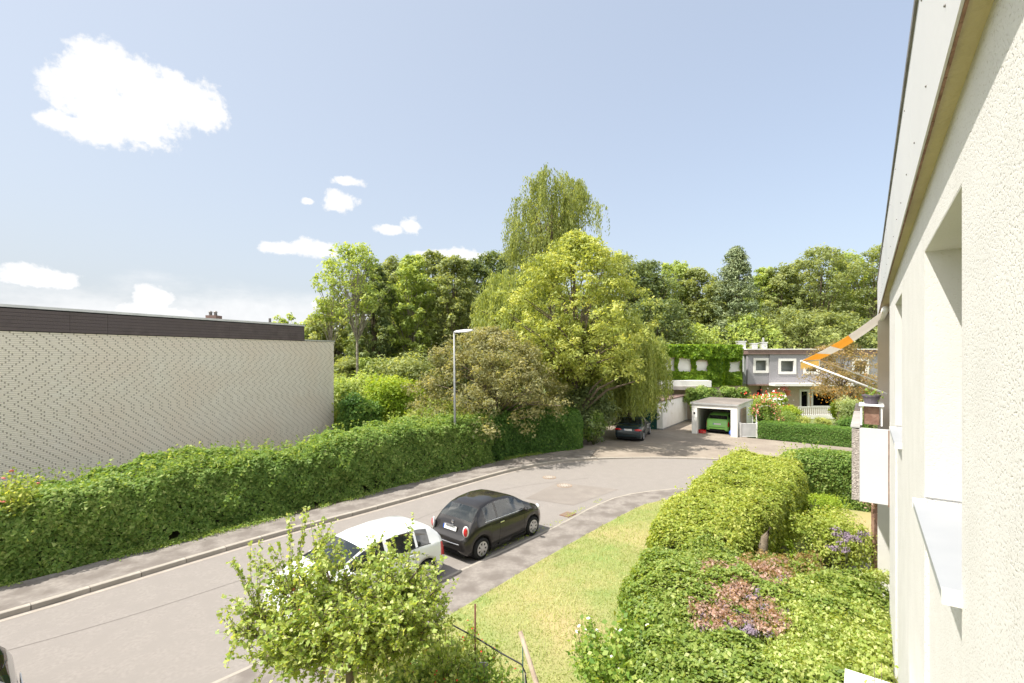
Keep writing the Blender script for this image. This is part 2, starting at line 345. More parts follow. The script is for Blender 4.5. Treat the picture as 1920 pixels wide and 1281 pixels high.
class MB:
    def __init__(self): self.v = []; self.f = []; self.s = []
    def add(self, vs, fs, smooth=False):
        b = len(self.v); self.v += [tuple(p) for p in vs]
        for f in fs: self.f.append(tuple(b + i for i in f)); self.s.append(smooth)
        return self
    def box(self, c, s, rz=0.0, rx=0.0, ry=0.0):
        hx, hy, hz = s[0] / 2, s[1] / 2, s[2] / 2
        vs = []
        for dx, dy, dz in ((-1,-1,-1),(1,-1,-1),(1,1,-1),(-1,1,-1),(-1,-1,1),(1,-1,1),(1,1,1),(-1,1,1)):
            x, y, z = dx * hx, dy * hy, dz * hz
            if rx: y, z = y * math.cos(rx) - z * math.sin(rx), y * math.sin(rx) + z * math.cos(rx)
            if ry: x, z = x * math.cos(ry) + z * math.sin(ry), -x * math.sin(ry) + z * math.cos(ry)
            if rz: x, y = x * math.cos(rz) - y * math.sin(rz), x * math.sin(rz) + y * math.cos(rz)
            vs.append((c[0] + x, c[1] + y, c[2] + z))
        return self.add(vs, [(0,3,2,1),(4,5,6,7),(0,1,5,4),(1,2,6,5),(2,3,7,6),(3,0,4,7)])
    def bb(self, x0, x1, y0, y1, z0, z1): return self.box(((x0+x1)/2, (y0+y1)/2, (z0+z1)/2), (abs(x1-x0), abs(y1-y0), abs(z1-z0)))
    def tube(self, pts, rad, n=6, cap=True):
        pts = [Vector(p) for p in pts]
        if not isinstance(rad, (list, tuple)): rad = [rad] * len(pts)
        vs = []; up = Vector((0, 0, 1))
        for i, p in enumerate(pts):
            d = (pts[min(i + 1, len(pts) - 1)] - pts[max(i - 1, 0)])
            d = d.normalized() if d.length > 1e-9 else up
            a = d.cross(up if abs(d.z) < 0.95 else Vector((1, 0, 0))).normalized(); b = d.cross(a)
            for k in range(n):
                t = 2 * math.pi * k / n
                vs.append(p + (a * math.cos(t) + b * math.sin(t)) * rad[i])
        fs = []
        for i in range(len(pts) - 1):
            for k in range(n):
                fs.append((i*n+k, i*n+(k+1)%n, (i+1)*n+(k+1)%n, (i+1)*n+k))
        if cap: fs.append(tuple(range(n))[::-1]); fs.append(tuple((len(pts)-1)*n + k for k in range(n)))
        return self.add(vs, fs, True)
    def cyl(self, c, r, h, n=20, axis='z', r2=None):
        r2 = r if r2 is None else r2; vs = []
        for j, rr in ((0, r), (1, r2)):
            for k in range(n):
                t = 2 * math.pi * k / n; a, b, cc = rr * math.cos(t), rr * math.sin(t), (j - 0.5) * h
                p = (a, b, cc) if axis == 'z' else ((a, -cc, b) if axis == 'y' else (cc, a, b))
                vs.append((c[0]+p[0], c[1]+p[1], c[2]+p[2]))
        fs = [(k, (k+1)%n, n+(k+1)%n, n+k) for k in range(n)] + [tuple(range(n))[::-1], tuple(n+k for k in range(n))]
        return self.add(vs, fs)
    def ball(self, c, r, n=8, m=6, sc3=(1, 1, 1)):
        vs = []; fs = []
        for i in range(m + 1):
            ph = math.pi * i / m
            for k in range(n):
                t = 2 * math.pi * k / n
                vs.append((c[0]+r*sc3[0]*math.sin(ph)*math.cos(t), c[1]+r*sc3[1]*math.sin(ph)*math.sin(t), c[2]+r*sc3[2]*math.cos(ph)))
        for i in range(m):
            for k in range(n): fs.append((i*n+k, (i+1)*n+k, (i+1)*n+(k+1)%n, i*n+(k+1)%n))
        return self.add(vs, fs, True)
    def poly(self, pts, z0, z1):
        n = len(pts)
        area = sum(pts[i][0]*pts[(i+1)%n][1]-pts[(i+1)%n][0]*pts[i][1] for i in range(n))
        if area < 0: pts = pts[::-1]
        vs = [(p[0], p[1], z0) for p in pts] + [(p[0], p[1], z1) for p in pts]
        return self.add(vs, [tuple(range(n))[::-1], tuple(range(n, 2*n))] + [(i, (i+1)%n, n+(i+1)%n, n+i) for i in range(n)])
    def build(self, name, m, parent=None, local=False):
        me = bpy.data.meshes.new(name)
        vs = self.v
        if parent is not None and not local:
            px, py, pz = parent.matrix_basis.translation
            vs = [(a-px, b-py, c-pz) for a, b, c in vs]
        me.from_pydata(vs, [], self.f)
        me.polygons.foreach_set('use_smooth', self.s)
        me.materials.append(m); me.update()
        o = bpy.data.objects.new(name, me); COL.objects.link(o)
        if parent: o.parent = parent
        return o

def sheet(name, pts, z, m, kind='structure', sub=0):
    b = MB(); n = len(pts)
    area = sum(pts[i][0]*pts[(i+1)%n][1]-pts[(i+1)%n][0]*pts[i][1] for i in range(n))
    if area < 0: pts = pts[::-1]
    b.add([(x, y, z) for x, y in pts], [tuple(range(n))])
    o = b.build(name, m); o['kind'] = kind
    return o
def strip(name, left, right, z, m, parent=None, kind='structure'):
    """a ribbon between two polylines of equal length"""
    b = MB(); n = len(left)
    b.add([(x, y, z) for x, y in left] + [(x, y, z) for x, y in right], [(i, n+i, n+i+1, i+1) for i in range(n-1)])
    o = b.build(name, m, parent)
    if kind: o['kind'] = kind
    return o

def unit(a): return a / np.maximum(np.linalg.norm(a, axis=1, keepdims=True), 1e-9)
def rndn(n): return unit(RNG.normal(size=(n, 3)))
def leaf_mesh(name, c, nrm, size, m, tone, parent=None, droop=0.0, width=0.32, fold=0.12, tdir=None, tri=False):
    """many little pointed leaves as one mesh"""
    n = len(c)
    size = np.broadcast_to(np.asarray(size, float).reshape(-1, 1) if np.ndim(size) else np.full((1, 1), size), (n, 1)) * RNG.uniform(0.55, 1.45, (n, 1))
    nrm = unit(nrm)
    t = rndn(n) if tdir is None else tdir + 0.35 * rndn(n)
    t = t + np.array([0, 0, -droop])
    t = unit(t - nrm * np.sum(t * nrm, 1, keepdims=True))
    b = np.cross(nrm, t)
    K = 3 if tri else 4
    V = np.empty((n, K, 3))
    if tri:
        V[:, 0] = c - t * size * 0.45 + b * size * width
        V[:, 1] = c + t * size * 0.55
        V[:, 2] = c - t * size * 0.45 - b * size * width
    else:
        V[:, 0] = c - t * size * 0.5
        V[:, 1] = c + b * size * width + nrm * size * fold
        V[:, 2] = c + t * size * 0.5
        V[:, 3] = c - b * size * width + nrm * size * fold
    V = V.reshape(-1, 3)
    if parent is not None: V = V - np.array(parent.matrix_basis.translation)
    me = bpy.data.meshes.new(name)
    me.vertices.add(K * n); me.vertices.foreach_set('co', V.astype(np.float32).ravel())
    me.loops.add(K * n); me.loops.foreach_set('vertex_index', np.arange(K * n, dtype=np.int32))
    me.polygons.add(n); me.polygons.foreach_set('loop_start', np.arange(0, K * n, K, dtype=np.int32))
    at = me.attributes.new('tone', 'FLOAT', 'FACE')
    at.data.foreach_set('value', np.clip(tone, 0, 1).astype(np.float32))
    me.materials.append(m); me.update(calc_edges=True); me.validate()
    o = bpy.data.objects.new(name, me); COL.objects.link(o)
    if parent is not None: o.parent = parent
    return o

def wob(p, s, seed=0.0):
    """cheap smooth noise, -1..1"""
    x, y, z = p[:, 0]*s+seed, p[:, 1]*s+seed*1.7, p[:, 2]*s+seed*0.6
    return (np.sin(x*1.0+1.3*np.sin(y*1.1)) + np.sin(y*1.3+1.1*np.sin(z*1.2+x*0.7)) + np.sin(z*1.5+1.2*np.sin(x*0.9)) ) / 3 * 0.7 + \
           (np.sin(x*2.7+y*1.9+seed) * np.sin(z*2.9-y*1.3)) * 0.3

def clump_leaves(centres, radii, per, flat=0.95, up=0.3, hemi=0.6):
    k = len(centres)
    idx = np.repeat(np.arange(k), per)
    n = len(idx)
    d = rndn(n)
    fl = RNG.random(n) < hemi
    d[fl, 2] = np.abs(d[fl, 2])
    r = radii[idx][:, None] * (0.35 + 0.85 * RNG.random((n, 1))**0.8)
    p = centres[idx] + d * r * np.array([1, 1, flat])
    nr = d * 0.6 + rndn(n) * 0.6 + np.array([0, 0, up])
    ctone = RNG.normal(0, 0.13, k)[idx]
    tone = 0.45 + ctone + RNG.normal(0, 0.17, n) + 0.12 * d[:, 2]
    return p, nr, tone

ENV = {
 'round': lambda h: np.sqrt(np.maximum(0, 1 - (2*h-1)**2))**0.8,
 'dome': lambda h: np.sqrt(np.maximum(0, 1 - h**2))*(0.75+0.25*np.minimum(1, h*5)),
 'tall': lambda h: (np.sin(np.pi*np.clip(h*0.9+0.06, 0, 1))**0.55),
 'cone': lambda h: (1-h)**0.85*(0.7+0.3*np.minimum(1, h*6))+0.03,
 'mound': lambda h: (1-h**3)**0.75*(0.72+0.28*np.minimum(1, h*4)),
 'vase': lambda h: np.clip(0.35+0.9*h, 0, 1)*np.sqrt(np.maximum(0, 1-np.maximum(0, (h-0.6)/0.4)**2)),
}
def tree(name, label, x, y, h, w, base, lm, style='tall', leaf=0.3, clumps=120, per=70, bark='bark', lean=(0, 0), cr=None, group=None, trunk_r=None, cat='tree', bare=0.0, wd=0.30):
    root = empty(name, (x, y, 0), 0, label, cat, group)
    hh = RNG.random(clumps)**0.9
    ang = RNG.random(clumps) * 2 * math.pi
    rr = RNG.random(clumps)**0.42
    env = ENV[style](hh)
    rad = w / 2 * env * rr * (1 + 0.14 * np.sin(ang * 3 + x) + 0.12 * np.sin(ang * 5 + hh * 9 + y))
    cz = base + (h - base) * hh
    cen = np.stack([x + lean[0]*hh*w + rad*np.cos(ang), y + lean[1]*hh*w + rad*np.sin(ang), cz], 1)
    rc = (cr or w * 0.10) * RNG.uniform(0.65, 1.35, clumps) * (0.75 if style == 'cone' else 1)
    cen[:, 2] -= rc * 0.5
    p, nr, tone = clump_leaves(cen, rc, per)
    # taper the tones a little by clump only
    leaf_mesh('crown', p, nr, leaf, L[lm], tone, root, droop=0.3, width=wd, tri=True)
    b = MB(); tr = trunk_r or h * 0.012 + 0.05
    top = Vector((x + lean[0]*w*0.7, y + lean[1]*w*0.7, base + (h - base) * 0.8))
    pts = [Vector((x, y, 0))]; rads = [tr * 1.25]
    for k in range(1, 7):
        q = Vector((x, y, 0)).lerp(top, k / 6) + Vector((random.uniform(-1, 1), random.uniform(-1, 1), 0)) * tr * 0.9
        pts.append(q); rads.append(tr * (1.05 - k / 6 * 0.85))
    b.tube(pts, rads, 7)
    for i in range(0, clumps, max(1, clumps // 45)):
        c = Vector(cen[i]); k = max(1, min(5, int((c.z - (c.z - base*0.6) * 0.45) / top.z * 6)))
        s = pts[k]
        if c.z < s.z + 0.2: s = pts[max(1, k - 1)]
        mid = s.lerp(c, 0.5) + Vector((0, 0, (c - s).length * 0.10))
        b.tube([s, mid, c], [rads[k] * 0.45, rads[k] * 0.28, 0.02], 4, False)
    b.build('trunk', M[bark], root)
    return root

def strands(name, label, x, y, h, w, lm, n=260, length=(3, 6), leaf=0.22, per=38, base=0.5, top_flat=0.5, bark='bark', group=None, trunk=True, lean=(0, 0), droopmin=0.6, cat='tree', step=0.13, shape=0.6, drop=0.28, thick=0.22, tufts=0):
    """weeping crown: shoots arch outwards from the limbs and hang down"""
    root = empty(name, (x, y, 0), 0, label, cat, group)
    P = []; T = []; TO = []
    b = MB(); tr = h * 0.014 + 0.05
    limbs = []
    for i in range(16):
        a = i * 2.4 + random.random(); r = w / 2 * random.uniform(0.35, 0.95)
        limbs.append(Vector((x + lean[0]*w + r*math.cos(a), y + lean[1]*w + r*math.sin(a), h * (1 - 0.35 * (2*r/w)**2) - random.random() * h * 0.12)))
    hub = Vector((x + lean[0]*w*0.6, y + lean[1]*w*0.6, h * 0.55))
    b.tube([(x, y, 0), (x + lean[0]*w*0.3, y, h*0.3), hub, hub + Vector((0, 0, h*0.36))], [tr*1.3, tr, tr*0.7, 0.03], 7)
    for l in limbs: b.tube([hub - Vector((0, 0, h*0.08)), hub.lerp(l, 0.5) + Vector((0, 0, h*0.05)), l], [tr*0.45, tr*0.25, 0.02], 4, False)
    b.build('trunk', M[bark], root)
    tuft_list = []
    for i in range(n):
        l = limbs[i % len(limbs)]; tl_ = 1.0
        if i % 3 == 0: s = hub.lerp(l, random.uniform(0.5, 1.05)) + Vector((random.gauss(0, w*0.05), random.gauss(0, w*0.05), 0))
        else:
            sa = random.random() * 6.283; sr = random.random()**0.55
            sr *= 0.78 + 0.22 * math.sin(3 * sa + x) + 0.10 * math.sin(7 * sa)
            if i < tufts or i % 3 == 0 or not tuft_list:
                s = Vector((hub.x + sr*w*0.5*math.cos(sa), hub.y + sr*w*0.5*math.sin(sa), h*(1 - drop*sr*sr) - random.random()**1.5*h*thick))
                if len(tuft_list) < tufts: tuft_list.append((s.copy(), random.uniform(.45, 1.1)))
            if tufts:
                s, tl_ = random.choice(tuft_list); s = s + Vector((random.gauss(0, .3), random.gauss(0, .3), random.gauss(0, .22)))
        out = Vector((s.x - hub.x, s.y - hub.y, 0)); out = out.normalized() if out.length > 0.01 else Vector((1, 0, 0))
        out = (out + Vector((random.uniform(-.6, .6), random.uniform(-.6, .6), 0))).normalized()
        Ln = min(random.uniform(*length)*tl_, max(0.8, s.z - base * random.uniform(0.6, 1.5)))
        arch = random.uniform(0.3, 1.0) * shape
        tt = 0.45 + random.gauss(0, 0.13)
        m = int(Ln / step)
        u = np.linspace(0, 1, m)
        px = s.x + out.x * arch * (1 - np.exp(-u * 4)); py = s.y + out.y * arch * (1 - np.exp(-u * 4))
        pz = s.z + 0.5 * arch * np.sin(np.minimum(u * 6, np.pi)) - Ln * u**1.15
        q = np.stack([px, py, pz], 1); rep = max(1, per // 12)
        q = np.repeat(q, rep, 0) + RNG.normal(0, leaf * 0.32, (m * rep, 3))
        P.append(q); TO.append(tt + RNG.normal(0, 0.14, m * rep))
    P = np.concatenate(P); TO = np.concatenate(TO); k = len(P)
    leaf_mesh('crown', P, rndn(k) * np.array([1, 1, 0.4]), leaf, L[lm], TO, root, width=0.16, tdir=np.tile([0, 0, -1.0], (k, 1)) + 0.3 * rndn(k), tri=True)
    return root

def bush(name, label, x, y, h, w, lm, leaf=0.1, n=6000, core=True, group=None, lobes=18, d=None, z0=0.0, cat='shrub', wd=0.32, flat=False, parent=None, part='foliage', spikes=0, warm=None):
    """rounded shrub of overlapping leaf lobes over a twiggy inside"""
    root = parent or empty(name, (x, y, z0), 0, label, cat, group)
    d = d or w
    ang = RNG.random(lobes) * 2 * math.pi; rr = RNG.random(lobes)**0.5 * 0.62; hz = RNG.uniform(0.25, 0.72, lobes)
    cen = np.stack([x + rr*w/2*np.cos(ang), y + rr*d/2*np.sin(ang), z0 + h*hz], 1)
    cen = np.vstack([cen, [[x, y, z0 + h*0.42]]])
    rad = np.append(np.minimum(w, d) * RNG.uniform(0.17, 0.27, lobes), min(w, d) * 0.36)
    top = z0 + h
    per = max(20, n // (lobes + 3))
    p, nr, tone = clump_leaves(cen, rad, np.append(np.full(lobes, per), per*3), flat=0.9, up=0.3, hemi=0.6)
    p[:, 2] = np.where(p[:, 2] > top, top - (p[:, 2]-top)*0.4, p[:, 2])
    p[:, 2] = np.maximum(p[:, 2], z0 + 0.02)
    if spikes:
        sp = []
        for i in range(spikes):
            j = RNG.integers(len(p)); q = p[j]
            if q[2] < z0 + h*0.65: continue
            m = 9; u = np.linspace(0, 1, m)[:, None]
            sp.append(q + u * np.array([RNG.normal(0, .08), RNG.normal(0, .08), RNG.uniform(.25, .6)]) + RNG.normal(0, leaf*0.35, (m, 3)))
        if sp:
            sp = np.concatenate(sp); p = np.vstack([p, sp]); nr = np.vstack([nr, rndn(len(sp))]); tone = np.append(tone, 0.62 + RNG.normal(0, .15, len(sp)))
    leaf_mesh(part, p, nr, leaf, L[lm], tone, root, width=wd, tri=y > 24)
    if core:
        b = MB(); b.ball((x, y, z0 + h*0.40), 1.0, 12, 8, (w*0.25, d*0.25, h*0.33))
        for i in range(7):
            a = i * 0.9; b.tube([(x + 0.03*math.cos(a), y + 0.03*math.sin(a), z0), (x + w*0.3*math.cos(a), y + d*0.3*math.sin(a), z0 + h*0.7)], [0.025, 0.008], 4, False)
        b.build('inner_twigs', M['twig'], root)
    return root

def hedge(name, label, path, lm, leaf, n, cat='hedge', bumps=0.10, box=0.30, group=None, spikes=0, tone0=0.45, wd=0.33, zb=0.03, bscale=1.6, tri=False):
    """hedge along a path of (x, y, half width, height): rounded box section, uneven surface"""
    P = np.array(path, float)
    root = empty(name, (P[0, 0], P[0, 1], 0), 0, label, cat, group)
    seg = np.hypot(np.diff(P[:, 0]), np.diff(P[:, 1])); S = np.concatenate([[0], np.cumsum(seg)])
    Lt = S[-1]
    def at(s, th, k=1.0):
        x = np.interp(s, S, P[:, 0]); y = np.interp(s, S, P[:, 1]); hw = np.interp(s, S, P[:, 2]); h = np.interp(s, S, P[:, 3])
        dx = np.interp(s + .3, S, P[:, 0]) - np.interp(s - .3, S, P[:, 0]); dy = np.interp(s + .3, S, P[:, 1]) - np.interp(s - .3, S, P[:, 1])
        l = np.hypot(dx, dy) + 1e-9; nx, ny = dy / l, -dx / l
        endf = np.clip(np.minimum(s, Lt - s) / 0.5, 0.0, 1)**0.5
        c, sn = np.cos(th), np.sin(th)
        off = hw * np.sign(c) * np.abs(c)**box * k * (0.5 + 0.5*endf); z = zb + (h - zb) * np.abs(sn)**box * (k if k < 1 else 1) * (0.75 + 0.25*endf)
        return np.stack([x + nx*off, y + ny*off, z], -1), np.stack([nx*np.sign(c)*np.abs(c)**(2-box), ny*np.sign(c)*np.abs(c)**(2-box), np.abs(sn)**(2-box)], -1)
    hw_m, h_m = P[:, 2].mean(), P[:, 3].mean()
    s = RNG.random(n) * Lt
    # choose the face in proportion to its size, then the angle that lies on it
    r = RNG.random(n); tot = 2*h_m + 2*hw_m
    side = r < 2*h_m/tot
    th = np.empty(n)
    q = RNG.random(n)
    zfrac = q[side]; th[side] = np.arcsin(np.clip(zfrac, 0.0005, 0.9995)**(1/box))
    ofr = q[~side]; th[~side] = np.arccos(np.clip(ofr, 0.0005, 0.9995)**(1/box))
    flip = RNG.random(n) < 0.5; th[flip] = np.pi - th[flip]
    p, nr = at(s, th)
    hole = wob(p, 2.6, 12.0) + 0.5*wob(p, 6.1, 4.0) > -0.88; s, th, p, nr = s[hole], th[hole], p[hole], nr[hole]; n = len(p)
    dsp = wob(p, bscale, 3.0) * bumps + wob(p, bscale*3.1, 9.0) * bumps * 0.55 + RNG.normal(0, leaf*0.45, n)
    nr0 = unit(nr + 1e-6); p = p + nr0 * dsp[:, None]
    p[:, 2] = np.maximum(p[:, 2], 0.03)
    nr = nr0 * 0.75 + rndn(n) * 0.62 + np.array([0, 0, 0.25])
    tone = tone0 + wob(p, 0.9, 5.0) * 0.14 + RNG.normal(0, 0.19, n)
    if spikes:
        sp = []
        for i in range(spikes):
            a, _ = at(np.array([RNG.random()*Lt]), np.array([np.pi/2 + RNG.normal(0, 0.25)]))
            m = 11; u = np.linspace(0, 1, m)[:, None]
            sp.append(a[0] + u * np.array([RNG.normal(0, .08), RNG.normal(0, .08), RNG.uniform(.15, .55)]) + RNG.normal(0, leaf*0.4, (m, 3)))
        sp = np.concatenate(sp); p = np.vstack([p, sp]); nr = np.vstack([nr, rndn(len(sp))]); tone = np.append(tone, tone0 + 0.2 + RNG.normal(0, .15, len(sp)))
    leaf_mesh('foliage', p, nr, leaf, L[lm], tone, root, width=wd, tri=tri)
    # the twiggy inside
    ns = max(4, int(Lt / 0.6)); nt = 13
    sg = np.linspace(0.05, Lt - 0.05, ns); tg = np.linspace(0.02, np.pi - 0.02, nt)
    b = MB(); vs = []
    for a in sg:
        q, nn = at(np.full(nt, a), tg)
        q = q - unit(nn + 1e-6) * (bumps * 1.0 + leaf * 0.7)
        q = q + (unit(nn + 1e-6)) * (wob(q, bscale, 3.0) * bumps * 0.8)[:, None]
        q[:, 2] = np.maximum(q[:, 2], 0.0); vs += [tuple(v) for v in q]
    fs = [(i*nt+k, i*nt+k+1, (i+1)*nt+k+1, (i+1)*nt+k) for i in range(ns-1) for k in range(nt-1)]
    fs += [tuple(range(nt)), tuple((ns-1)*nt + k for k in range(nt))[::-1]]
    b.add(vs, fs, True); b.build('inner_twigs', M['twig'], root)
    return root
# ------------------------------------------------------------------ ground, road, pavements
def smooth(pts, k=6):
    out = []; n = len(pts)
    for i in range(n - 1):
        p0, p1, p2, p3 = pts[max(i-1, 0)], pts[i], pts[i+1], pts[min(i+2, n-1)]
        for j in range(k):
            t = j / k
            out.append(tuple(0.5*((2*p1[c]) + (-p0[c]+p2[c])*t + (2*p0[c]-5*p1[c]+4*p2[c]-p3[c])*t*t + (-p0[c]+3*p1[c]-3*p2[c]+p3[c])*t**3) for c in (0, 1)))
    out.append(tuple(pts[-1][:2])); return out
def resample(pts, step):
    pts = [Vector((p[0], p[1], 0)) for p in pts]; out = [pts[0].copy()]; acc = 0.0
    for a, b in zip(pts, pts[1:]):
        d = (b - a).length
        while acc + d >= step:
            t = (step - acc) / d; a = a.lerp(b, t); out.append(a.copy()); d = (b - a).length; acc = 0.0
        acc += d
    return [(p.x, p.y) for p in out]
def offset(pts, d):
    out = []; n = len(pts)
    for i in range(n):
        a, b = pts[max(i-1, 0)], pts[min(i+1, n-1)]; dx, dy = b[0]-a[0], b[1]-a[1]; l = math.hypot(dx, dy)
        out.append((pts[i][0] + dy/l*d, pts[i][1] - dx/l*d))     # positive = to the right of travel
    return out

KL = smooth([(-26, -8), (-16.5, 3.5), (-10.9, 10.2), (-10.05, 11.3), (-8.75, 13.05), (-7.75, 14.35), (-6.6, 15.7), (-5.4, 17.0), (-3.45, 19.25), (-0.2, 23.1), (2.2, 25.0), (4.6, 25.95), (7.9, 26.25), (12.0, 25.6), (17, 23.6), (24, 19.0), (40, 6)])
KR = smooth([(-20, -9), (-11, 1.4), (-4.5, 8.85), (-1.28, 12.55), (1.50, 15.80), (2.5, 17.15), (4.0, 18.85), (5.7, 19.8), (7.65, 20.2), (11, 19.9), (16, 17.8), (22, 13), (30, 4)])
sheet('ground', [(-700, -500), (700, -500), (700, 1100), (-700, 1100)], -0.06, M['meadow'])
sheet('road', KL + KR[::-1], 0.0, M['asphalt'])
LB = smooth([(-28, -6.5), (-18.2, 4.8), (-12.25, 11.35), (-10.75, 13.2), (-9.3, 14.75), (-6.75, 17.6), (-4.35, 20.9), (-0.9, 24.9), (1.6, 27.0), (4.4, 28.1), (5.0, 28.4)])
kl_part = [p for p in KL if p[0] < 4.2]
sheet('footpath', LB + kl_part[::-1], 0.11, M['footpath'])
# paved forecourt before the garages and the lane that leads right
kl_far = [p for p in KL if p[0] >= 2.3]
sheet('forecourt', kl_far + [(40, 12), (21.5, 28.2), (16.0, 32.6), (18, 42), (3.8, 44), (1.8, 27.5)], 0.062, M['paving'])
GE = smooth([(-22, -14), (-10, -1.0), (-5.2, 5.4), (-1.25, 10.39), (0.57, 12.75), (2.3, 14.9), (4.2, 17.15), (5.2, 18.1), (6.6, 18.75), (8.5, 18.9), (12, 18.2), (16.5, 15.8), (21.5, 11.2), (29, 3)])
sheet('pavement', KR + GE[::-1], 0.055, M['footpath'])
sheet('lawn', GE + [(29, -14)], 0.06, M['lawn'])
sheet('verge', LB + [(4.5, 60), (-40, 60), (-40, -6)], 0.03, M['soil'])

def kerb(name, line, step, w, top, side, label):
    root = bpy.data.objects.new(name, None); COL.objects.link(root); root['kind'] = 'structure'
    pts = resample(line, step)
    b = MB(); bev = 0.012; hw, hl = w/2, (step - 0.014)/2
    vs = [(-hl, -hw, -0.12), (hl, -hw, -0.12), (hl, hw, -0.12), (-hl, hw, -0.12), (-hl, -hw, -bev), (hl, -hw, -bev), (hl, hw, -bev), (-hl, hw, -bev),
          (-hl, -hw+bev, 0), (hl, -hw+bev, 0), (hl, hw-bev, 0), (-hl, hw-bev, 0)]
    b.add(vs, [(0,1,5,4), (1,2,6,5), (2,3,7,6), (3,0,4,7), (4,5,9,8), (6,7,11,10), (8,9,10,11), (5,6,10,9), (7,4,8,11)])
    me = None
    for p, q in zip(pts, pts[1:]):
        if me is None: o = b.build('kerb_stone', M['concrete'], root, local=True); me = o.data
        else: o = bpy.data.objects.new('kerb_stone', me); COL.objects.link(o); o.parent = root
        a = math.atan2(q[1]-p[1], q[0]-p[0])
        o.location = ((p[0]+q[0])/2, (p[1]+q[1])/2, (top(p[0]) if callable(top) else top) + random.uniform(-0.004, 0.004)); o.rotation_euler = (0, 0, a + random.uniform(-.004, .004))
kerb('kerb', [p for p in offset(KL, -0.075) if -14 < p[0] < 26 and p[1] > 5], 1.0, 0.15, lambda x: 0.125 - 0.055*min(1, max(0, (x-3.2)/1.8)), 1, '')
kerb('kerb', [p for p in offset(KR, 0.05) if -10 < p[0] < 12.5], 1.0, 0.10, 0.060, 1, '')
gl = [p for p in KL if -15 < p[0] < 5]
strip('gutter_strip', gl, offset(gl, 0.17), 0.004, M['gutter'])
gr_ = [p for p in KR if -11 < p[0] < 12.5]
# tar seams and patches in the road
def tar(pts, w, name='repair_seam'):
    p = resample(smooth(pts), 0.5); strip(name, offset(p, -w/2), offset(p, w/2), 0.004, M['tar'])
M['tar'] = mat('tar_seam', (0.135, 0.12, 0.108), (0.165, 0.148, 0.132), 4, 0.8)
M['patch'] = mat('asphalt_patch', (0.205, 0.182, 0.162), (0.240, 0.215, 0.190), 2, 0.93, 0.5, 160, c3=(0.195, 0.173, 0.153), detail=12)
sheet('road_patch', [G(985, 935), G(1045, 905), G(1160, 918), G(1075, 948)], 0.006, M['patch'])
tar([G(-40, 1235), G(260, 1150), G(560, 1052), G(760, 985)], 0.022)
tar([G(700, 1010), G(830, 955), G(960, 915), G(1120, 895)], 0.018)

def manhole(px, py, r, label):
    x, y = G(px, py)
    root = empty('manhole_cover', (x, y, 0), 0, label, 'manhole cover', 'manhole covers in the road')
    b = MB(); b.cyl((x, y, 0.006), r, 0.012, 28); b.build('frame', M['iron'], root)
    b = MB(); b.cyl((x, y, 0.012), r * 0.78, 0.016, 28); b.build('lid', M['concrete'], root)
    b = MB()
    for i in range(10):
        a = i * math.pi / 5; b = MB(); b.cyl((x + r*0.6*math.cos(a), y + r*0.6*math.sin(a), 0.018), 0.025, 0.012, 6); b.build('vent_hole', M['rustiron'], root)
manhole(1030, 895.5, 0.31, 'round manhole cover farther from the black car, nearer the lamp shadow')
manhole(1058.5, 911, 0.33, 'round manhole cover in the road nearer to the black car')
x, y = G(1065, 965)
dr = empty('drain_grate', (x, y, 0), R(50), 'rusty square street drain by the kerb ahead of the black car', 'drain')
b = MB(); b.box((0, 0, 0.006), (0.52, 0.40, 0.012)); b.build('frame', M['rustiron'], dr, local=True)
me = None
for i in range(7):
    if me is None: b = MB(); b.box((0, 0, 0), (0.035, 0.34, 0.014)); o = b.build('bar', M['iron'], dr, local=True); me = o.data
    else: o = bpy.data.objects.new('bar', me); COL.objects.link(o); o.parent = dr
    o.location = (-0.21 + i * 0.07, 0, 0.018)

# ------------------------------------------------------------------ brick house on the left
DU = Vector((-0.455, -0.890, 0)); CORN = (-10.63, 28.6)
bh = empty('brick_house', (CORN[0], CORN[1], 0), math.atan2(DU.y, DU.x), 'flat-roofed house with long pale brick side wall and dark fascia on the left', 'house')
WL, WT = 19.0, 6.45
b = MB(); b.bb(0, WL, -9, 0, 0, WT - 0.01); b.build('wall', M['mortar'], bh, local=True)
b = MB(); b.bb(2.15, WL, -9, -0.15, WT, 7.22); b.build('roof', M['roofing'], bh, local=True)
row_h, pitch, gap = 0.068, 0.342, 0.040
off = 0.0; dirn = 1; bricks = []
for i in range(84):
    if random.random() < 0.27: dirn = -dirn
    off += dirn * pitch * 0.25 + random.uniform(-0.01, 0.01)
    z = WT - row_h * (i + 0.5) - 0.005; k = 0
    x = (off % pitch) - pitch
    while x < WL - 0.05:
        x0, x1 = max(0.0, x), min(WL, x + pitch - gap)
        if x1 - x0 > 0.06: bricks.append((x0, x1, z))
        x += pitch
def bw(u): return (CORN[0] + DU.x * u, CORN[1] + DU.y * u)
def shown(br):
    wx, wy = bw((br[0]+br[1])/2)
    if wy < 1: return 99
    px = CX + wx / wy * F; py = HY - (br[2] - CAM_H) / wy * F
    return wy if (-5 < px < 640 and py < 885 - px * 0.05) else 99
bricks.sort(key=shown)
me = None
for n_, (x0, x1, z) in enumerate(bricks[:300]):
    if me is None:
        b = MB(); b.box((0, 0, 0), (1, 0.024, row_h - 0.011)); o = b.build('brick', M['brick'], bh, local=True); me = o.data
    else: o = bpy.data.objects.new('brick', me); COL.objects.link(o); o.parent = bh
    o.location = ((x0+x1)/2, 0.012 + random.uniform(-0.003, 0.003), z); o.scale = (x1-x0, 1, 1)
b = MB(); j = MB()
